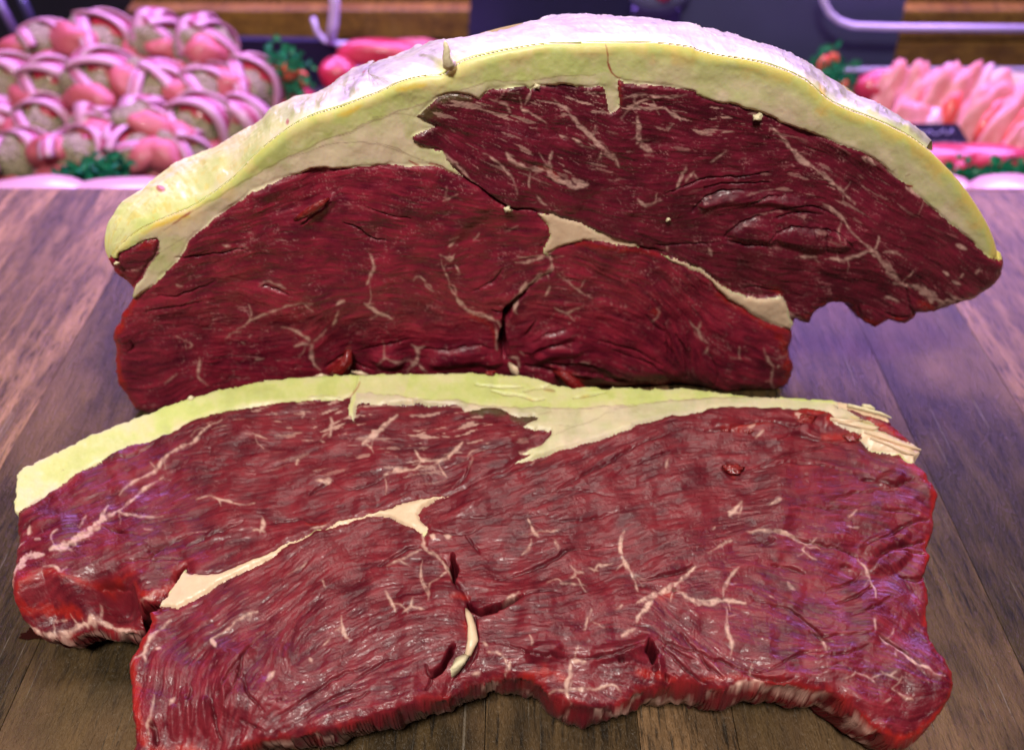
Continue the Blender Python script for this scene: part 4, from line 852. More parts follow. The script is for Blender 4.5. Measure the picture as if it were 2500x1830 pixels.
S_creases = [
 ('L2', [(2203, 560), (2000, 680), (1900, 740), (1750, 830), (1690, 870)], 7), ('L2', [(1500, 700), (1400, 740), (1250, 800)], 5), ('L2', [(1560, 450), (1430, 560), (1280, 575), (1150, 612), (1050, 670), (920, 720)], 5), ('L2', [(1100, 680), (1060, 780), (980, 850)], 5), ('L2', [(0, 895), (130, 820)], 9),
 ('L2', [(840, 1150), (950, 1160), (1060, 1170), (1180, 1110)], 5), ('L2', [(1060, 1170), (1160, 1290)], 5), ('L2', [(480, 1380), (620, 1290), (760, 1250)], 9), ('L2', [(1280, 1465), (1400, 1422), (1520, 1400), (1640, 1340), (1760, 1270), (1900, 1240), (2110, 1230)], 9), ('L2', [(972, 1300), (985, 1400), (990, 1490)], 24), ('L2', [(990, 1480), (1040, 1560)], 8),
 ('L2', [(1340, 1000), (1200, 1060), (1040, 1050)], 4), ('L2', [(1400, 800), (1700, 720), (1950, 600)], 4), ('L2', [(1520, 900), (1800, 860), (2080, 900)], 4), ('L2', [(1600, 1080), (1850, 1070), (2140, 980)], 5), ('L2', [(1420, 1600), (1560, 1570), (1700, 1560)], 4), ('L2', [(150, 790), (280, 880), (420, 840), (520, 770)], 4),
 ('B2', [(862, 308), (900, 365), (1000, 348), (1100, 312), (1185, 270)], 22), ('B2', [(905, 390), (910, 505), (905, 620), (850, 700)], 9), ('B2', [(770, 560), (700, 690), (620, 740)], 20), ('B2', [(1985, 530), (1995, 590), (1990, 640)], 34), ('B2', [(2000, 660), (2020, 690)], 22), ('B2', [(1790, 630), (1820, 650)], 16), ('B2', [(2085, 700), (2095, 745)], 14), ('B2', [(2114, 216), (2134, 220)], 16), ('B2', [(1030, 540), (1250, 620), (1470, 640)], 5), ('B2', [(1470, 645), (1650, 640), (1800, 600), (1940, 560)], 6),
 ('B2', [(600, 830), (640, 760), (600, 680)], 8), ('B2', [(0, 930), (120, 900), (250, 830)], 6), ('B2', [(100, 800), (350, 650), (520, 620)], 4), ('B2', [(2050, 500), (2150, 600), (2257, 640)], 6),
 ('L3', [(0, 520), (150, 440), (300, 400)], 6), ('L3', [(0, 620), (120, 560), (300, 500), (480, 495)], 4), ('L3', [(640, 375), (750, 350), (850, 340), (980, 382), (1060, 350)], 9), ('L3', [(500, 390), (650, 390)], 7), ('L3', [(900, 445), (1000, 395), (1140, 445), (1290, 440)], 7), ('L3', [(1010, 800), (1150, 812), (1300, 800), (1400, 790)], 4),
 ('L3', [(870, 935), (1000, 970), (1130, 1012), (1250, 1032), (1370, 1062)], 6), ('L3', [(1400, 995), (1500, 960), (1600, 905), (1740, 860)], 9), ('L3', [(1440, 1065), (1560, 1005), (1730, 980)], 10), ('L3', [(1580, 1170), (1690, 1192), (1745, 1140)], 10), ('L3', [(860, 1120), (960, 1140), (1050, 1172)], 6), ('L3', [(1370, 640), (1480, 670), (1550, 700), (1640, 660)], 10),
 ('L3', [(150, 1205), (300, 1180), (440, 1120)], 8), ('L3', [(1250, 1120), (1290, 1110), (1310, 1130)], 7), ('L3', [(1180, 760), (1350, 700), (1550, 720)], 4), ('L3', [(700, 620), (1000, 500), (1250, 450)], 4), ('L3', [(800, 590), (1050, 560), (1300, 600)], 4), ('L3', [(1500, 820), (1680, 850)], 6), ('L3', [(1600, 1030), (1720, 1050)], 6), ('L3', [(820, 1010), (900, 980), (850, 980)], 4),
 ('B3', [(710, 72), (830, 95), (910, 128)], 6), ('B3', [(605, 285), (740, 310), (850, 350), (920, 400), (980, 460), (1020, 518), (1100, 490), (1200, 500), (1335, 490)], 6), ('B3', [(940, 470), (1010, 520), (1090, 555)], 5), ('B3', [(1350, 500), (1450, 560), (1560, 645)], 5), ('B3', [(30, 505), (150, 570), (300, 600), (450, 650), (500, 690), (650, 718)], 7), ('B3', [(690, 715), (820, 640), (900, 600), (1060, 600)], 4),
 ('B3', [(550, 718), (700, 770), (835, 770)], 7), ('B3', [(1170, 275), (1250, 258)], 5), ('B3', [(150, 480), (300, 640), (430, 740)], 6), ('B3', [(60, 560), (200, 700), (330, 765)], 6), ('B3', [(1050, 220), (1200, 180), (1260, 120)], 4), ('B3', [(1100, 310), (1250, 250), (1330, 200)], 4), ('B3', [(1200, 370), (1350, 330), (1450, 260)], 4), ('B3', [(1510, 120), (1600, 160), (1640, 130)], 8), ('B3', [(1000, 640), (1150, 620), (1300, 570)], 3),
 ('L1', [(1860, 1085), (2010, 1060), (2100, 1075)], 8), ('L1', [(540, 750), (700, 665), (840, 640)], 6), ('L1', [(600, 710), (900, 640), (1050, 560)], 4), ('L1', [(1000, 1290), (1200, 1180), (1400, 1130)], 4), ('L1', [(1240, 1250), (1500, 1120), (1640, 1090)], 5), ('L1', [(980, 1350), (1100, 1240)], 4), ('L1', [(800, 1360), (1000, 1340), (1250, 1320)], 4), ('L1', [(690, 1110), (800, 1160), (950, 1180)], 5),
 ('B1', [(1120, 75), (1080, 125), (1072, 175)], 15), ('B1', [(1500, 640), (1400, 760), (1330, 880)], 6), ('B1', [(1620, 480), (1500, 600), (1470, 760), (1380, 940)], 5), ('B1', [(1300, 880), (1290, 1000), (1330, 1120)], 9), ('B1', [(920, 1000), (920, 1140)], 14), ('B1', [(1700, 980), (1850, 900), (2050, 740), (2257, 680)], 6), ('B1', [(1500, 740), (1520, 860), (1600, 960)], 5), ('B1', [(1180, 820), (1130, 950)], 6), ('B1', [(1850, 990), (2050, 850), (2257, 800)], 5), ('B1', [(1450, 1000), (1600, 1070)], 5), ('B1', [(560, 180), (640, 140), (800, 180)], 9),
]
S_fresh = [('B1', [(60, 300), (100, 200), (250, 100), (400, 130), (560, 180), (700, 140), (820, 120)], 22), ('B1', [(80, 280), (240, 280), (420, 300)], 50), ('B1', [(820, 180), (850, 250), (950, 240), (1060, 180)], 40), ('B1', [(930, 360), (900, 480), (830, 590), (800, 700), (830, 900), (830, 1100), (900, 1180)], 45), ('B1', [(920, 1170), (1080, 1160), (1200, 1190)], 50),
 ('L3', [(1000, 300), (1100, 270), (1200, 310), (1160, 350)], 34), ('L3', [(600, 380), (740, 380), (860, 350)], 18), ('L3', [(1150, 420), (1300, 430), (1360, 400)], 26), ('L3', [(1400, 330), (1500, 380), (1620, 440)], 26), ('L3', [(1580, 560), (1700, 630), (1770, 730), (1760, 830)], 34), ('L3', [(1740, 950), (1740, 1100), (1740, 1300)], 26), ('L3', [(640, 580), (660, 620)], 26), ('L3', [(270, 1270), (320, 1290)], 20),
 ('B3', [(1690, 100), (1690, 300), (1660, 420)], 34), ('B3', [(1780, 640), (1840, 780), (1780, 960), (1600, 1100), (1450, 1080), (1300, 980), (1150, 870)], 24), ('B3', [(1000, 830), (850, 790), (500, 740), (300, 740)], 18), ('B2', [(1900, 700), (2050, 720), (2150, 740)], 26), ('B2', [(760, 280), (870, 270)], 16), ('B2', [(1180, 740), (1330, 700), (1450, 740)], 40), ('B2', [(840, 420), (870, 600)], 10), ('B2', [(2020, 250), (2060, 270)], 12), ('L2', [(0, 1100), (150, 1090)], 8)]
S_flow = [('L1', [(200, 1000), (700, 720), (1300, 500)]), ('L1', [(200, 1180), (600, 980)]), ('L1', [(900, 1200), (1500, 1000), (2000, 900)]), ('L1', [(1000, 1320), (1600, 1150), (2100, 1000)]), ('L1', [(1200, 800), (1800, 700)]), ('L1', [(300, 1350), (900, 1310)]), ('L2', [(100, 650), (600, 560), (1200, 500)]), ('L2', [(200, 950), (800, 850), (1300, 700)]),
 ('L2', [(1400, 800), (1800, 660), (2200, 470)]), ('L2', [(1300, 1000), (1900, 850), (2200, 720)]), ('L2', [(1500, 1250), (2100, 1080)]), ('L3', [(100, 370), (600, 310), (1100, 330)]), ('L3', [(100, 620), (700, 470), (1200, 480), (1600, 600)]), ('L3', [(300, 850), (900, 750), (1400, 700), (1700, 760)]), ('L3', [(700, 900), (1200, 850), (1700, 900)]),
 ('L3', [(200, 1080), (500, 1000), (900, 960)]), ('L3', [(600, 1120), (900, 1050), (1200, 1120), (1350, 1270)]), ('L3', [(1400, 1050), (1600, 1150), (1700, 1320)]), ('B3', [(200, 170), (600, 200), (1000, 330), (1300, 420)]), ('B3', [(500, 520), (900, 600), (1400, 650)]), ('B3', [(1050, 300), (1250, 230), (1400, 120)]), ('B3', [(1400, 400), (1550, 550), (1700, 700)]),
 ('B3', [(700, 760), (1200, 850), (1600, 970)]), ('B3', [(1300, 980), (1600, 1020), (1780, 880)]), ('B3', [(50, 530), (300, 680), (450, 760)]), ('B3', [(20, 300), (200, 480), (400, 640)]), ('B2', [(1000, 460), (1400, 430), (1800, 270)]), ('B2', [(950, 600), (1300, 630), (1800, 580)]), ('B2', [(1250, 740), (1400, 700), (1440, 640)]), ('B2', [(1550, 720), (1750, 850)]), ('B2', [(1350, 220), (1700, 140)]), ('B2', [(100, 400), (500, 300)]),
 ('L2', [(0, 1450), (300, 1220), (700, 1180)]), ('L2', [(100, 1650), (500, 1450), (900, 1480)]), ('B1', [(1000, 400), (1500, 180)]), ('B1', [(1100, 600), (1700, 330)]), ('B1', [(1950, 250), (1750, 450), (1720, 640), (1800, 800), (2000, 760)]), ('B1', [(1500, 600), (1400, 850), (1350, 1100)]), ('B1', [(1200, 700), (1150, 1000)]), ('B1', [(950, 700), (900, 1000)]), ('B1', [(1800, 920), (2200, 760)]), ('B1', [(1700, 1070), (2250, 910)]), ('B2', [(100, 800), (600, 620)]), ('B2', [(50, 960), (600, 850)])]

def s_wall(top, S, f):
    if top is None: return 7
    o = top.copy()
    fr = sst(.20, .13, top[:, 1])
    o[:, 1] += f * (.009 * fr) * (1 - .55 * np.exp(-((S[:, 0] - 1395) / 90) ** 2) - .5 * np.exp(-((S[:, 0] - 1700) / 120) ** 2)) + .0018 * fr * fbm(S[:, 0], S[:, 1] + f * 90, 40, 3, 91)
    o[:, 1] -= .003 * math.sin(math.pi * f) * fr
    o[:, 2] = top[:, 2] * (1 - f) + .0012 * f
    return o
def s_fat(G, dout, dreg, wx, wy):
    n = fbm(G.X, G.Y, 40, 4, 601)
    under = G.sample(G.inside(P('L2', [(340, 210), (400, 218), (600, 242), (760, 266), (1000, 262), (1150, 300), (1300, 312), (1500, 320), (1740, 318), (2000, 305), (2203, 292)], 'L3', [(60, 255), (300, 225), (600, 208), (860, 200), (1300, 240), (1500, 360), (1300, 600), (0, 600)], 'L2', [(1000, 1000), (300, 400)])).astype(float), wx, wy)
    yel = np.clip(.80 - .72 * under + .4 * n - .35 * sst(12, 3, dreg), 0, 1)
    pk = .35 * G.sample(G.inside(P('L2', [(350, 100), (700, 95), (640, 240), (330, 200)])).astype(float), wx, wy)
    yel = yel * (1 - pk)
    ln = lines01(G, [('L2', [(400, 221), (600, 241), (760, 266), (1000, 262), (1150, 300), (1300, 312), (1500, 321), (1740, 319), (2000, 308), (2203, 295)], 3.2), ('L2', [(0, 245), (120, 238), (230, 242)], 3), ('L3', [(0, 262), (300, 226), (600, 210), (860, 203)], 3), ('L2', [(1560, 372), (1650, 345)], 3), ('L2', [(1660, 510), (1780, 440), (1900, 400), (2040, 340)], 2.5), ('L2', [(1780, 440), (1700, 430)], 2),
        ('L2', [(1240, 205), (1330, 222), (1400, 240), (1470, 252), (1530, 272), (1600, 255)], 5), ('L2', [(1140, 158), (1300, 182), (1450, 180)], 4), ('L2', [(1450, 212), (1540, 190), (1625, 165)], 4), ('L2', [(1590, 190), (1660, 208)], 8), ('L2', [(1780, 250), (1900, 242), (2000, 210)], 4), ('L1', [(150, 1000), (230, 935), (280, 920)], 4), ('L1', [(400, 740), (440, 730)], 2), ('L3', [(1200, 240), (1260, 262)], 4)], wx, wy)
    rd = lines01(G, [('L2', [(355, 130), (345, 185), (290, 245)], 4.5), ('L2', [(1230, 85), (1245, 95)], 10), ('B1', [(100, 300), (130, 290)], 5)], wx, wy)
    gold = .55 * lines01(G, [('L2', [(1470, 252), (1530, 268)], 8), ('L2', [(1600, 195), (1650, 208)], 8), ('L2', [(1840, 246), (1900, 240)], 7), ('L3', [(1300, 310), (1450, 380)], 14)], wx, wy, 3)
    return {'yel': yel, 'gold': gold, 'pale': np.clip(.30 * under + .2 * n, 0, 1), 'line': ln, 'redl': rd}
def s_extra(G, h, L):
    # cracks in the fat, the drooping red flap at the left, the sagging front edge and lifted strands
    ln = G.sample(lines_field(G, [('L2', [(1240, 205), (1330, 222), (1400, 240), (1470, 252), (1530, 272), (1600, 255)], 7), ('L2', [(1140, 158), (1300, 182), (1450, 180)], 6), ('L2', [(1450, 212), (1540, 190), (1625, 165)], 6), ('L2', [(1780, 250), (1900, 242), (2000, 210)], 6), ('L2', [(350, 100), (340, 190), (290, 240)], 4)], 2.0, .4), L['wx'], L['wy'])
    h = h - 1.3 * ln
    # flap: falls away below the red line
    bx = np.array([0, 60, 110, 260, 400, 560, 640, 700, 800, 830, 900, 1000, 1100]) * .39876; by = np.array([170, 180, 160, 90, 130, 170, 140, 130, 160, 250, 285, 240, 190]) * .39876 + 1350
    yl = np.interp(G.X, bx, by)
    m = blur(G.inside(A2), 3)
    h = h - m * 13.0 * sst(0, 95, G.Y - yl)
    h = h - 16 * np.exp(-(((G.X - 262) / 55) ** 2 + ((G.Y - 1442) / 36) ** 2))
    # front right bulge and the left front corner rounding off
    h = h - 5.0 * sst(1640, 1800, G.Y) * sst(1900, 2250, G.X)
    h = h - 6.0 * sst(1700, 1830, G.Y) * sst(900, 500, G.X)
    h = h - 5.0 * sst(1560, 1700, G.Y) * sst(1000, 1100, G.X) * sst(1900, 1700, G.X)
    h = h + 2.2 * G.sample(lines_field(G, [('L3', [(560, 365), (740, 375), (900, 365), (1060, 365)], 26), ('L3', [(1150, 330), (1190, 345)], 30), ('L3', [(1480, 660), (1560, 650)], 36), ('L3', [(1400, 1020), (1600, 960)], 40), ('L3', [(1450, 1120), (1600, 1060)], 50), ('B1', [(1250, 900), (1240, 1050)], 22), ('B1', [(1150, 900), (1140, 1050)], 22), ('B1', [(1380, 800), (1390, 960)], 22), ('B1', [(1050, 940), (1030, 1080)], 22),
        ('B2', [(1250, 620), (1400, 590)], 40), ('B2', [(1650, 610), (1850, 590), (1950, 530)], 40), ('B2', [(2030, 640), (2050, 760)], 22), ('E', [(420, 645), (620, 680), (900, 800)], 28), ('E', [(480, 720), (700, 800), (940, 880)], 20), ('E', [(130, 540), (350, 570), (560, 610)], 30)], 12, .6), G.X, G.Y)
    h = h - 11.0 * G.sample(lines_field(G, [('L2', [(972, 1300), (985, 1400), (990, 1490)], 17), ('B2', [(862, 308), (900, 365), (1000, 348), (1100, 312), (1185, 270)], 15), ('B2', [(1985, 530), (1995, 590), (1990, 640)], 26), ('B2', [(770, 560), (700, 690), (640, 740)], 12), ('B1', [(1120, 75), (1080, 125), (1072, 175)], 12)], 3.5, .2), L['wx'], L['wy'])
    return h
steak = thing('rump_steak', 'thick raw rump steak lying flat on the wooden block in front of the joint', 'steak', (0, .18, 0))
GS = Grid(14, 900, 2352, 1862, 2.35)
thS = dir_field(GS, S_flow, 21)
s_regions = [('fat_cap', None, FAT, None), ('muscle', A2, LEAN_S, 'left muscle with marbling and a ragged bright red lower end'), ('muscle', C2, LEAN_S, 'front muscle with wet ripples, left of the slit'),
             ('muscle', B2p, LEAN_S, 'large creased muscle filling the right half'), ('muscle', G2, LEAN_S, 'small red scrap between the fat strands'), ('fat_seam', F3, SEAM, 'pale ribbed fin of fat at the centre'), ('fat_seam', F4, SEAM, 'thin white seam widening to a ragged flap'),
             ('fat_strand', W2, SEAM, None), ('fat_strand', W3, SEAM, None)]
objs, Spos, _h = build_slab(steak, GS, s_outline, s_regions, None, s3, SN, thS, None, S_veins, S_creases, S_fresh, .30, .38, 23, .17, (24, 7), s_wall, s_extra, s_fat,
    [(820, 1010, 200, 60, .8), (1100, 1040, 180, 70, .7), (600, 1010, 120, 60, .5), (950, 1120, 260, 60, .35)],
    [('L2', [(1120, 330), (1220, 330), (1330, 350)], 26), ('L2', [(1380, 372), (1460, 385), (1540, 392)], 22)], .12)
for o in objs: o.location = -steak.location
def sp(f, x, y, off=0.0):
    q = s3(np.array(Z(f, [(x, y)])))[0] + SN * off
    return Vector(q) - steak.location
tube([sp('B2', 848, 345, .001), sp('B2', 868, 400, .003), sp('B2', 885, 470, .0035), sp('B2', 890, 550, .003), sp('B2', 862, 640, .002)], [.0008, .0026, .0034, .0036, .003], 9, 'fat_shred', SEAM, steak, .6, 11, .12)
tube([sp('B2', 850, 640, .002), sp('B2', 810, 680, .003), sp('B2', 780, 730, .0025), sp('B2', 765, 765, .001)], [.003, .0058, .005, .0008], 9, 'fat_shred', CRUMB, steak, .5, 12, .12)
for i, (f, x, y, r) in enumerate([('L3', 655, 600, .0055), ('L3', 740, 385, .0045), ('L3', 1050, 330, .006), ('L2', 1235, 88, .0032), ('L3', 910, 780, .004), ('L3', 1310, 425, .0045), ('L3', 620, 375, .004)]):
    lump('red_shred', sp(f, x, y, .0006), r * .55, SHRED, steak, i + 20, 3, .8, (1.3, .8, .35), 1.8)
for i, (pts, r) in enumerate([([(1280, 255), (1340, 270), (1395, 285), (1460, 300), (1522, 325)], .0022), ([(1360, 262), (1400, 265), (1430, 278)], .0032)]):
    tube([sp('L3', x, y, .0012) for x, y in pts], [r] * (len(pts) - 1) + [r * .4], 8, 'fat_strand', CRUMB, steak, .6, i, .1)
for i, pts in enumerate([[(1225, 350), (1330, 375), (1420, 390), (1448, 380)], [(1370, 405), (1480, 440), (1600, 480), (1680, 505)], [(1400, 440), (1500, 475), (1600, 520), (1640, 530)], [(1180, 335), (1280, 350), (1360, 340)]]):
    n = len(pts)
    tube([sp('L3', x, y, .0016) for x, y in pts], [.0030 * (1 - .5 * abs(k / (n - 1) - .4)) for k in range(n - 1)] + [.0014], 8, 'fat_strand', SEAM, steak, .6, 30 + i, .08)
lump('fat_crumb', sp('L1', 1285, 255, .0), .0014, CRUMB, steak, 3, 2, .5)

# wet film of juice on the block beside the left flap
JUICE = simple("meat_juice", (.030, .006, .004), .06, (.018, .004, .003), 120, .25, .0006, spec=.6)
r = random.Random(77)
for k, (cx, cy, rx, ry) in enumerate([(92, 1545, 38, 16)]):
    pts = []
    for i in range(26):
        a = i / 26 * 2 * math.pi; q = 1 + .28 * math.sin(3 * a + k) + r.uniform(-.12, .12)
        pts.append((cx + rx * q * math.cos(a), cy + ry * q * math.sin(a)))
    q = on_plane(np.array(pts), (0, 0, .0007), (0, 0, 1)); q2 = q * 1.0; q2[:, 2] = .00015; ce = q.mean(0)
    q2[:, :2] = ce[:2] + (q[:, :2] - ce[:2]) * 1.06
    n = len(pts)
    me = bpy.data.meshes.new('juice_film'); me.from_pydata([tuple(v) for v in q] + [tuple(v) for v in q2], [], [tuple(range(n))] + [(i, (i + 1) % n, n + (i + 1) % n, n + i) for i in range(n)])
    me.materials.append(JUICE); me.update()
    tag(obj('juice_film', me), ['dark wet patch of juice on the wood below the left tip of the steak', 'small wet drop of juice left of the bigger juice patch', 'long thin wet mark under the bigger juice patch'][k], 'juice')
TR = 1.0
# ================= the wooden block =================
block = thing('butcher_block', 'large scarred wooden butcher block under the meat, worn purple-brown staves', 'chopping block', (0, 0, 0))
edges = [-.66, -.56, -.47, -.40, -.352, -.318, -.288, -.246, -.19, -.13, -.07, -.01, .047, .083, .14, .20, .262, .315, .36, .42, .50, .58, .66]
tones = [.6, .8, .5, .45, .9, .40, .75, .10, .02, .20, .05, .14, .50, .04, .16, .02, .55, .50, .7, .5, .6, .5]
YB, YF, TH = .497, -.12, .06
for i in range(len(edges) - 1):
    x0, x1 = edges[i] + .00016, edges[i + 1] - .00016
    tone = tones[i]
    prof = [(YF, -TH), (YF, -.004), (YF + .004, 0.0)]
    prof += [(YF + .1 + k * .12, 0.0) for k in range(4)]
    R = .016
    prof += [(YB - R + R * math.sin(a), -R + R * math.cos(a)) for a in [j * math.pi / 2 / 8 for j in range(9)]]
    prof += [(YB, -TH)]
    bv = .00002
    V = []; 
    for (y, z) in prof:
        zz = z if z <= -TH + 1e-6 else z
        V += [(x0, y, zz - bv), (x0 + bv, y, zz), (x1 - bv, y, zz), (x1, y, zz - bv)]
    n = len(prof); F = []
    for k in range(n - 1):
        for j in range(3): F.append((k * 4 + j, k * 4 + j + 1, (k + 1) * 4 + j + 1, (k + 1) * 4 + j))
    F.append(tuple(k * 4 for k in range(n))); F.append(tuple(k * 4 + 3 for k in range(n))[::-1])
    me = bpy.data.meshes.new('stave'); me.from_pydata(V, [], F); me.update(); me.materials.append(WOOD)
    for p in me.polygons: p.use_smooth = False
    o = obj('stave', me, block)
    o['tone'] = float(tone); o['shift'] = float((i * 1.731) % 5.0)

# ================= the display counter behind =================
BLACK = simple("black_tray_plastic", (.010, .010, .014), .35, (.02, .018, .026), 30)
STEEL = simple("counter_steel", (.10, .09, .12), .4, (.06, .05, .08), 12, metallic=.4)
SHELFW = wood_material("shelf_wood", (.25, .13, .022), (.36, .19, .035), (.12, .045, .012), .45, .25, .2)
SLATE = simple("slate_blue", (.060, .064, .135), .45, (.045, .045, .10), 18, .3)
NAVY = simple("navy_board", (.010, .010, .035), .45, (.014, .012, .05), 18, .2)
RIM = simple("pale_plastic", (.62, .52, .78), .25, (.5, .42, .66), 40, .1, spec=.6)
PINK = simple("pink_meat", (.52, .13, .14), .48, (.32, .045, .07), 70, .5, .003, sss=.1, coat=.05)
PINKD = simple("red_meat", (.50, .03, .07), .35, (.34, .012, .04), 70, .3, .002, coat=.3)
BACON = None
def bacon_material():
    t = NT('bacon_strip'); uv = t.attr('across')
    co = t.coord('Object')
    n = t.noise(120, 3, .5, co)
    w = t.math('ADD', uv, t.math('MULTIPLY', t.math('SUBTRACT', n, .5), .25))
    c = t.ramp(w, [(0, (.42, .19, .26)), (.22, (.50, .29, .37)), (.34, (.28, .03, .08)), (.5, (.34, .06, .12)), (.6, (.52, .30, .38)), (1, (.40, .17, .24))])
    return t.set(Base_Color=c, Roughness=.42, Coat_Weight=.08)
BACON = bacon_material()
def stuffing_material():
    t = NT('herb_stuffing'); co = t.coord('Object')
    n = t.noise(420, 3, .7, co); v = t.n('ShaderNodeTexVoronoi'); v.inputs['Scale'].default_value = 330; t.l(co, v.inputs['Vector'])
    c = t.ramp(n, [(.3, (.10, .075, .045)), (.5, (.28, .23, .13)), (.7, (.42, .38, .22))])
    nb = t.bump(v.outputs['Distance'], .9, .004)
    return t.set(Base_Color=c, Roughness=.7, Normal=nb)
STUFF = stuffing_material()
GREEN = simple("garnish_green", (.02, .30, .13), .4, (.01, .16, .09), 90, .3)
ORANGE = simple("garnish_orange", (.72, .13, .05), .45, (.6, .07, .04), 90, .2)
PORKFAT = simple("pale_pork_fat", (.60, .38, .42), .3, (.62, .32, .40), 25, .3, .003, sss=.15, coat=.3)
GLASSB = simple("case_frame", (.05, .05, .16), .3, (.12, .10, .22), 10, .1, metallic=.5)

def box(name, x0, x1, y0, y1, z0, z1, mat, parent=None, bev=.002, skew=0.0):
    bm = bmesh.new(); bmesh.ops.create_cube(bm, size=1)
    for v in bm.verts:
        v.co = Vector(((x0 + x1) / 2 + v.co.x * (x1 - x0) + skew * (v.co.z), (y0 + y1) / 2 + v.co.y * (y1 - y0), (z0 + z1) / 2 + v.co.z * (z1 - z0)))
    bmesh.ops.bevel(bm, geom=list(bm.edges), offset=bev, segments=2, affect='EDGES', profile=.5)
    me = bpy.data.meshes.new(name); bm.to_mesh(me); bm.free(); me.materials.append(mat)
    return obj(name, me, parent)
def rim_loop(name, x0, x1, y0, y1, z, r, t, mat, parent):
    """rounded rectangular lip of a tray"""
    pts = []
    for cx, cy, a0 in ((x1 - r, y1 - r, 0), (x0 + r, y1 - r, 90), (x0 + r, y0 + r, 180), (x1 - r, y0 + r, 270)):
        for k in range(8):
            a = math.radians(a0 + k * 90 / 7); pts.append((cx + r * math.cos(a), cy + r * math.sin(a)))
    n = len(pts); V = []; F = []
    cxm, cym = (x0 + x1) / 2, (y0 + y1) / 2
    for (x, y) in pts:
        d = Vector((x - cxm, y - cym)); d = d.normalized() if d.length else d
        for (o_, h) in ((0, 0), (-t, .0), (-t, .003), (0, .003)):
            V.append((x + d.x * o_, y + d.y * o_, z + h))
    for i in range(n):
        j = (i + 1) % n
        for k in range(4): F.append((i * 4 + k, j * 4 + k, j * 4 + (k + 1) % 4, i * 4 + (k + 1) % 4))
    me = bpy.data.meshes.new(name); me.from_pydata(V, [], F); me.update(); me.materials.append(mat)
    return obj(name, me, parent)
def tray(name, label, x0, x1, y0, y1, z, depth, mat, rim, group=None, rimw=.006):
    t = thing(name, label, 'tray', ((x0 + x1) / 2, (y0 + y1) / 2, z), group)
    l = t.location
    def loc(o): o.location = o.location - l; return o
    loc(box('tray_base', x0 + .004, x1 - .004, y0 + .004, y1 - .004, z, z + .004, mat, t, .001))
    loc(box('tray_side', x0, x0 + .004, y0, y1, z, z + depth, mat, t, .001)); loc(box('tray_side', x1 - .004, x1, y0, y1, z, z + depth, mat, t, .001))
    loc(box('tray_side', x0 + .004, x1 - .004, y0, y0 + .004, z, z + depth, mat, t, .001)); loc(box('tray_side', x0 + .004, x1 - .004, y1 - .004, y1, z, z + depth, mat, t, .001))
    loc(rim_loop('tray_rim', x0 - .004, x1 + .004, y0 - .004, y1 + .004, z + depth + .0005, .022, rimw, rim, t))
    return t

ZF = -.215
deck = box('counter_deck', -1.3, 1.3, .50, 1.75, ZF - .02, ZF, STEEL); deck['kind'] = 'structure'
wall = box('case_back_wall', -1.6, 1.6, 1.78, 1.82, ZF - .02, .55, NAVY); wall['kind'] = 'structure'

def at_z(px, py, z):
    p = on_plane(np.array([[px * 1.10766, py * 1.10766]]), (0, 0, z), (0, 0, 1))[0]; return Vector(p)

# stuffed rolls: prototype with parts
def ribbon(name, half, w, tilt, seed, parent, lift=1.0, arc=(0, 170)):
    rnd = random.Random(seed); V = []; F = []; A = []
    n = 18; m = 4
    for i in range(n + 1):
        a = math.radians(arc[0] + (arc[1] - arc[0]) * i / n)
        cx, cz = math.cos(a) * half[0], math.sin(a) * half[2] * lift
        for j in range(m + 1):
            v = j / m - .5
            y = v * w + tilt * math.cos(a) * .01
            r = 1 + .06 * math.cos(v * 3)
            V.append((cx * r + .002 * math.sin(3 * a + seed), y, cz * r)); A.append(j / m)
    for i in range(n):
        for j in range(m):
            k = i * (m + 1) + j; F.append((k, k + 1, k + m + 2, k + m + 1))
    me = np_mesh(name, V, F, [BACON], {'across': A})
    o = obj(name, me, parent)
    md = o.modifiers.new('thick', 'SOLIDIFY'); md.thickness = .0022
    return o
def roll_proto(seed, label):
    t = thing('stuffed_roll', label, 'stuffed meat roll', (0, 0, 0), 'bacon-wrapped stuffed rolls heaped in the display')
    lump('stuffing', (0, -.004, .002), .0235, STUFF, t, seed, 3, .30, (1.15, 1.0, .9), 2)
    lump('meat_base', (0, -.003, -.014), .029, PINK, t, seed + 1, 3, .16, (1.12, .98, .55))
    lump('meat_knob', (-.008 + .004 * (seed % 5), -.020, .006), .0165, PINK, t, seed + 2, 3, .25, (1.3, .95, .8))
    lump('meat_core', (.0, .006, .008), .022, PINKD, t, seed + 3, 2, .1, (1.1, .8, .85))
    b = ribbon('bacon_strip', (.0300, .02, .029), .030, .5, seed, t, 1.0, (-35, 120)); b.location = (.002, .004, -.002); b.rotation_euler = (math.radians(-8), 0, math.radians(18))
    b = ribbon('bacon_strip', (.0290, .02, .025), .011, -.5, seed + 1, t, 1.0, (20, 150)); b.location = (.001, -.010, -.003); b.rotation_euler = (math.radians(12), math.radians(14), math.radians(-24))
    b = ribbon('bacon_strip', (.0290, .02, .030), .026, -.5, seed + 2, t, 1.05, (15, 175)); b.location = (.004, .006, -.002); b.rotation_euler = (math.radians(-20), math.radians(10), math.radians(62))
    return t
def copy_tree(o, parent=None):
    c = o.copy(); COL.objects.link(c); c.parent = parent
    for ch in list(o.children): copy_tree(ch, c)
    return c
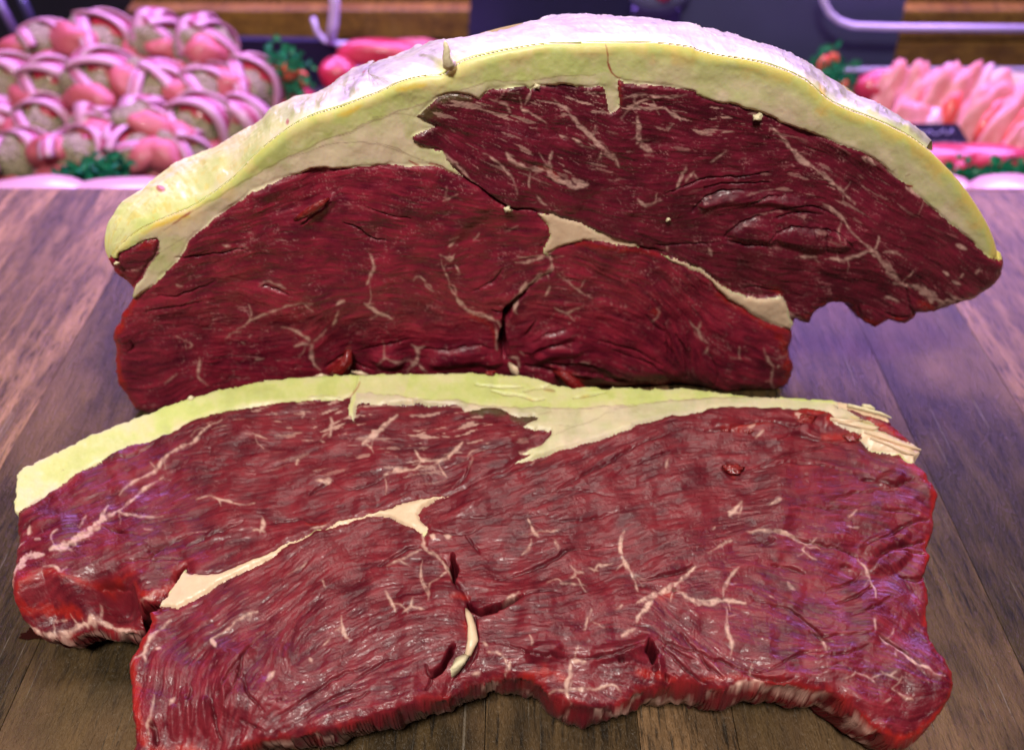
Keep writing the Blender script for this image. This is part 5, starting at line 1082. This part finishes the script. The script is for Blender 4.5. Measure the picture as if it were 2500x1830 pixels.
rolls = [  # display px, py, depth y, label tail
 (100, 118, .845, 'top row of the heap, leftmost'), (215, 112, .85, 'top row of the heap, second from the left'), (343, 95, .85, 'at the very top of the heap'), (452, 118, .84, 'top row, at the right shoulder of the heap'),
 (22, 205, .80, 'second row, cut by the photo\'s left edge'), (112, 212, .79, 'second row, second from the left'), (222, 205, .785, 'second row, third from the left'), (338, 205, .785, 'second row, fourth from the left'), (446, 208, .79, 'second row, fifth from the left'), (536, 200, .82, 'second row, far right end of the heap'),
 (-8, 290, .75, 'third row, mostly beyond the left edge'), (98, 292, .74, 'third row, left one'), (222, 292, .735, 'third row, middle left with a big pink lump'), (334, 290, .735, 'third row, middle right with a big pink lump'), (430, 290, .74, 'third row, second from the right'), (518, 288, .755, 'third row, right end behind the fat slope'),
 (50, 362, .695, 'bottom row, left one'), (180, 362, .69, 'bottom row, above the green garnish'), (292, 358, .69, 'bottom row, third from the left'), (395, 355, .70, 'bottom row, right one near the joint')]
rr = random.Random(4)
protos = []
for i, (px, py, Y, tail) in enumerate(rolls):
    lab = 'pink bacon-wrapped roll with herb stuffing, ' + tail
    if i < 4:
        t = roll_proto(10 + i * 7, lab); protos.append(t)
    else:
        t = copy_tree(protos[i % 4]); t['label'] = lab
    p = at_y(px, py, Y)
    t.location = p
    s = rr.uniform(1.04, 1.30)
    t.scale = (s * rr.uniform(.92, 1.15), s, s * rr.uniform(.9, 1.15))
    t.rotation_euler = (math.radians(rr.uniform(-30, 14)), math.radians(rr.uniform(-35, 35)), math.radians(rr.uniform(-60, 50)))
# filler meat under the heap so that it rests on its tray
heap_tray = tray('display_tray', 'black tray under the heap of bacon-wrapped rolls', -.56, -.16, .60, .96, ZF, .03, BLACK, BLACK)
fl = thing('meat_mound', 'inner mound of pink meat that the stuffed rolls are heaped on', 'meat', (-.36, .80, ZF + .03))
for i, (x, y, z, r) in enumerate([(-.10, .02, .03, .075), (.0, .03, .055, .085), (.09, .02, .03, .075), (-.04, -.06, .0, .055), (.06, -.06, .0, .055), (.16, .0, .0, .05), (-.16, .0, .0, .05)]):
    lump('meat_piece', (x, y + .02, z), r, PINKD, fl, 50 + i, 3, .2, (1, .9, .8))
# pale slabs at the block's far edge
for i, (px, py, Y, sx, lab) in enumerate([(60, 425, .56, .062, 'pale pink slab of fat lying at the far left edge of the block'), (262, 428, .56, .068, 'pale pink slab of fat beyond the block, beside the left tip of the joint'), (2105, 424, .57, .022, 'small pale slab behind the block below the green garnish at right'), (2240, 420, .57, .035, 'pale pink slab at the right edge beyond the block')]):
    s = lump('fat_slab', at_y(px, py, Y) + Vector((0, 0, -.012)), 1.0, PORKFAT, None, 70 + i, 3, .12, (sx, .035, .020))
    tag(s, lab, 'fat slab')

def garnish(name, label, cx, cy, Y, spread, n, seed, berries=0, hgt=.03):
    t = thing(name, label, 'garnish', at_y(cx, cy, Y)); r = random.Random(seed)
    bm = bmesh.new()
    for k in range(n):
        c = Vector((r.gauss(0, spread * .5), r.gauss(0, .008), r.gauss(0, hgt * .5)))
        d = Vector((r.uniform(-1, 1), r.uniform(-1, .4), r.uniform(-.2, 1))).normalized(); L = r.uniform(.007, .012)
        s = d.cross(Vector((0, 1, 0.1))).normalized() * L * .42; e = d.cross(s).normalized() * L * .12
        vs = [bm.verts.new(c + q) for q in (-s * .3, d * L * .5 - s + e, d * L, d * L * .5 + s + e, d * L * .5 - e)]
        bm.faces.new((vs[0], vs[1], vs[4])); bm.faces.new((vs[1], vs[2], vs[4])); bm.faces.new((vs[2], vs[3], vs[4])); bm.faces.new((vs[3], vs[0], vs[4]))
    me = bpy.data.meshes.new('foliage'); bm.to_mesh(me); bm.free(); me.materials.append(GREEN)
    o = obj('foliage', me, t); o['kind'] = 'stuff'
    for k in range(berries):
        a = (k + .5) / berries
        lump('petal', Vector(((a - .5) * spread * 2.0, -.008 + .004 * (k % 2), .004 + .012 * ((k * 7) % 3) / 3)), .0085, ORANGE, t, seed + k, 2, .35, (.8, .7, 1.2))
    return t
garnish('garnish', 'green plastic parsley with orange tips left of the joint', 632, 178, .84, .024, 320, 1, 4, .034)
garnish('garnish', 'green plastic parsley standing right below the joint garnish left', 612, 225, .83, .010, 110, 2, 0, .016)['label'] = 'lower tuft of green parsley between the stuffed rolls and the joint'
garnish('garnish', 'upright green parsley sprig with an orange flower behind the right slope', 1818, 145, .90, .011, 110, 3, 2, .020)
garnish('garnish', 'green parsley with a red tip touching the right slope of fat', 1850, 195, .86, .012, 120, 4, 1, .022)
garnish('garnish', 'dark green leafy garnish in front of the pork chops', 2185, 396, .66, .055, 600, 5, 0, .013)
garnish('garnish', 'green garnish tuft under the heap, left one', 190, 393, .64, .018, 130, 6, 0, .015)
garnish('garnish', 'green garnish tuft under the heap, right one', 245, 380, .64, .015, 130, 7, 0, .015)

# red joints behind the fat's left slope
for i, (px, py, Y, r, m, lab) in enumerate([(745, 160, .90, (.022, .02, .018), PINKD, 'dark red piece of meat left of the fat rim'), (830, 120, .95, (.050, .02, .018), PINKD, 'long red piece of meat behind the fat rim'), (905, 112, .99, (.045, .02, .014), PINK, 'pink piece of meat behind the small peak of fat')]):
    s = lump('meat_piece', at_y(px, py, Y), 1.0, m, None, 90 + i, 3, .2, r); tag(s, lab, 'meat piece')
tray('display_tray', 'clear tray lip around the red meat behind the left fat slope', -.20, -.02, .90, 1.02, ZF + .02, .05, RIM, RIM, None, .004)

# wooden shelf with planks, slate and navy boards
shelf = thing('wooden_shelf', 'brown wooden shelf step of long planks behind the meat', 'shelf', (0, 1.1, ZF))
def plank(x0, x1, y0, y1, z0, z1, tone, sh):
    o = box('plank', x0, x1, y0, y1, z0, z1, SHELFW, shelf, .003); o.location = -shelf.location
    o['tone'] = tone; o['shift'] = sh
p20 = at_y(0, 22, 1.12); p85 = at_y(0, 88, 1.12)
plank(-1.1, 1.2, 1.12, 1.15, p85.z, p20.z, .6, .4)
plank(-1.1, 1.2, 1.121, 1.15, p85.z - .075, p85.z - .004, .3, 1.4)
p10 = at_y(0, 12, 1.16)
plank(-1.1, 1.2, 1.17, 1.40, p20.z - .014, p20.z + .004, .2, 2.4)
plank(-1.1, 1.2, 1.42, 1.44, p20.z - .01, p20.z + .09, .5, 3.4)
def panel(name, label, cat, pxs, Y, th, mat):
    """a board standing at depth Y, outline given in display px"""
    V = [at_y(x, y, Y) for x, y in pxs]; n = len(V)
    me = bpy.data.meshes.new(name)
    me.from_pydata([tuple(v) for v in V] + [(v.x, v.y + th, v.z) for v in V], [], [tuple(range(n)), tuple(range(2 * n - 1, n - 1, -1))] + [(i, i + n, (i + 1) % n + n, (i + 1) % n) for i in range(n)])
    me.materials.append(mat); me.update()
    o = obj(name, me); tag(o, label, cat)
    return o
panel('slate_board', 'broad blue-grey slate board behind the top right of the joint', 'slate board', [(1500, -60), (2010, -60), (1962, 170), (1500, 170)], 1.00, .012, SLATE)
panel('slate_board', 'lilac-blue slate panel left of the broad slate board', 'slate board', [(1395, 22), (1520, 22), (1518, 110), (1395, 110)], 1.03, .010, simple("lilac_slate", (.17, .14, .30), .45, (.12, .10, .22), 18))
panel('navy_board', 'dark navy board behind the peak of the joint', 'board', [(1040, -60), (1530, -60), (1530, 160), (1180, 160), (1030, 120)], 1.06, .012, NAVY)
panel('navy_board', 'dark navy board behind the left garnish', 'board', [(500, 88), (742, 92), (738, 190), (500, 200)], 1.04, .012, NAVY)
panel('black_screen', 'black panel behind the heap of stuffed rolls at the top left', 'panel', [(-60, -60), (330, -60), (255, 60), (250, 260), (-60, 260)], 1.05, .012, BLACK)
# plastic tub behind, at the top, and the tray lips right and left
tub = thing('plastic_tub', 'rounded grey plastic tub at the top edge behind the joint\'s peak', 'tub', at_y(1450, 0, 1.0))
lump('tub_body', (0, 0, .012), .036, simple("tub_grey", (.16, .17, .26), .3, (.1, .1, .18), 10), tub, 3, 3, .04, (1.1, .8, .75))
lump('tub_content', (0, -.024, .018), .012, PINKD, tub, 4, 2, .3)
def lip(name, label, pts, Y, r, mat=RIM):
    o = tube([at_y(x, y, Y) for x, y in pts], [r] * len(pts), 8, name, mat); tag(o, label, 'tray lip'); return o
lip('tray_lip', 'pale rounded plastic tray lip at the top right corner', [(1812, -30), (1815, 5), (1828, 30), (1850, 48), (1880, 58), (1960, 61), (2080, 62), (2330, 64)], .96, .0042)
lip('tray_lip', 'pale vertical plastic lip behind the left of the joint', [(735, -30), (738, 10), (735, 50), (728, 88)], 1.02, .0065)
lip('tray_lip', 'thin pale curved lip beside the vertical one', [(690, 40), (698, 70), (715, 90), (745, 98), (800, 97), (880, 98)], 1.03, .0035)
lip('case_strut', 'slanting blue metal strut at the top left corner', [(35, -30), (90, 90)], .94, .0050, GLASSB)['category'] = 'strut'
lip('case_strut', 'slanting violet metal strut nearest the top left corner', [(-10, -10), (52, 105)], .93, .0050, simple("violet_strut", (.16, .10, .26), .3, (.1, .06, .2), 10))['category'] = 'strut'

# chop tray on the right
ct = tray('display_tray', 'slate-coloured tray with a bright lilac lip holding the pork chops', .335, .86, .68, .945, ZF + .045, .050, SLATE, RIM, None, .012)
rim_p = at_y(1870, 158, .95); 
def chop(i, px, py, Y, rx, rz, w, hh, lab, eye=True):
    t = thing('pork_chop', lab, 'pork chop', at_y(px, py, Y))
    body = lump('chop_body', (0, 0, 0), 1.0, PORKC, t, 100 + i, 4, .34, (w * 1.02, .011, hh), 1.6)
    if eye: lump('red_eye', (-.2 * w, -.013, .15 * hh), 1.0, ORED, t, 120 + i, 3, .4, (w * .30, .006, hh * .42))
    lump('fat_rim', (.75 * w, -.002, .25 * hh), 1.0, PORKFAT, t, 140 + i, 3, .25, (w * .45, .013, hh * .85), 1.6)
    t.rotation_euler = (math.radians(rx), math.radians(rz), 0)
PORKC = simple("pork_chop_meat", (.58, .26, .25), .45, (.56, .14, .16), 45, .5, .003, sss=.1, coat=.05)
ORED = simple("chop_red", (.70, .10, .07), .35, (.60, .06, .06), 60, .2, coat=.3)
chop(0, 1960, 235, .83, -20, 8, .024, .045, 'pork chop nearest the joint in the right-hand tray', False)
chop(1, 2010, 265, .80, -22, 12, .024, .058, 'second pork chop from the joint, upright')
chop(2, 2075, 275, .78, -25, 18, .030, .060, 'broad pork chop with a red eye at the middle of the tray')
chop(3, 2155, 295, .76, -28, 26, .030, .062, 'pork chop with a long red eye, third from the right')
chop(4, 2215, 310, .745, -30, 32, .028, .060, 'pork chop leaning at the right edge, above the garnish')
chop(5, 2250, 345, .72, -32, 38, .026, .050, 'lowest pork chop at the right edge', False)
chop(6, 1990, 310, .76, -30, 15, .032, .035, 'small pale chop lying behind the right slope of fat', False)
for i, (px, py, Y, r, lab) in enumerate([(1925, 200, .85, (.026, .02, .022), 'bright red cut standing at the left end of the chop tray'), (2180, 345, .70, (.05, .02, .010), 'red meat scrap above the dark green garnish'), (2090, 350, .70, (.035, .02, .012), 'red meat scrap beside the price label'), (2110, 380, .67, (.012, .012, .012), 'small red scrap left of the dark green garnish')]):
    s = lump('meat_piece', at_y(px, py, Y), 1.0, PINKD, None, 160 + i, 3, .2, r); tag(s, lab, 'meat piece')
st = thing('white_rack', 'pale wire rack with dark gaps at the right edge of the chop tray', 'rack', at_y(2225, 225, .86))
for k in range(5):
    b = box('bar', -.035, .10, -.004, .004, -.003, .003, RIM, st, .001); b.location = (.0 + .012 * k, 0, .022 - .017 * k)
box('backing', -.03, .12, .008, .014, -.075, .03, BLACK, st, .001)
lump('straw_tuft', at_y(2220, 195, .84), 1.0, simple("straw", (.62, .50, .40), .7, (.45, .35, .22), 300, .8, .004), None, 7, 3, .5, (.045, .02, .016), 3)
so = COL.objects['straw_tuft'] if 'straw_tuft' in COL.objects else None
if so: tag(so, 'straw-coloured shredded tuft above the rack at the right edge', 'tuft')
# price label with pale scribbled writing
lab = thing('price_label', 'dark blue price label with pale handwriting tucked under the chops', 'price label', at_y(2052, 318, .735))
LB = simple("label_card", (.020, .018, .075), .4, (.03, .02, .10), 20)
INK = simple("label_ink", (.45, .40, .75), .6, (.4, .35, .7), 20)
cb = [(-.045, .0, .020), (.024, .0, .020), (.052, .0, -.016), (-.024, .0, -.016)]
me = bpy.data.meshes.new('card'); me.from_pydata(cb + [(x, y + .0015, z) for x, y, z in cb], [], [(0, 1, 2, 3), (7, 6, 5, 4), (0, 4, 5, 1), (1, 5, 6, 2), (2, 6, 7, 3), (3, 7, 4, 0)]); me.materials.append(LB)
obj('card', me, lab)
rnd = random.Random(8)
for row in range(3):
    zz = .012 - row * .0115; xo = .010 * row
    pts = []; x = -.032 + xo
    while x < .022 + xo * 1.1:
        pts.append(Vector((x, -.0012, zz + rnd.uniform(-.003, .003)))); x += .0022
    tube(pts, [.00055] * len(pts), 4, 'writing_line', INK, lab)
lab.rotation_euler = (math.radians(-28), 0, 0)
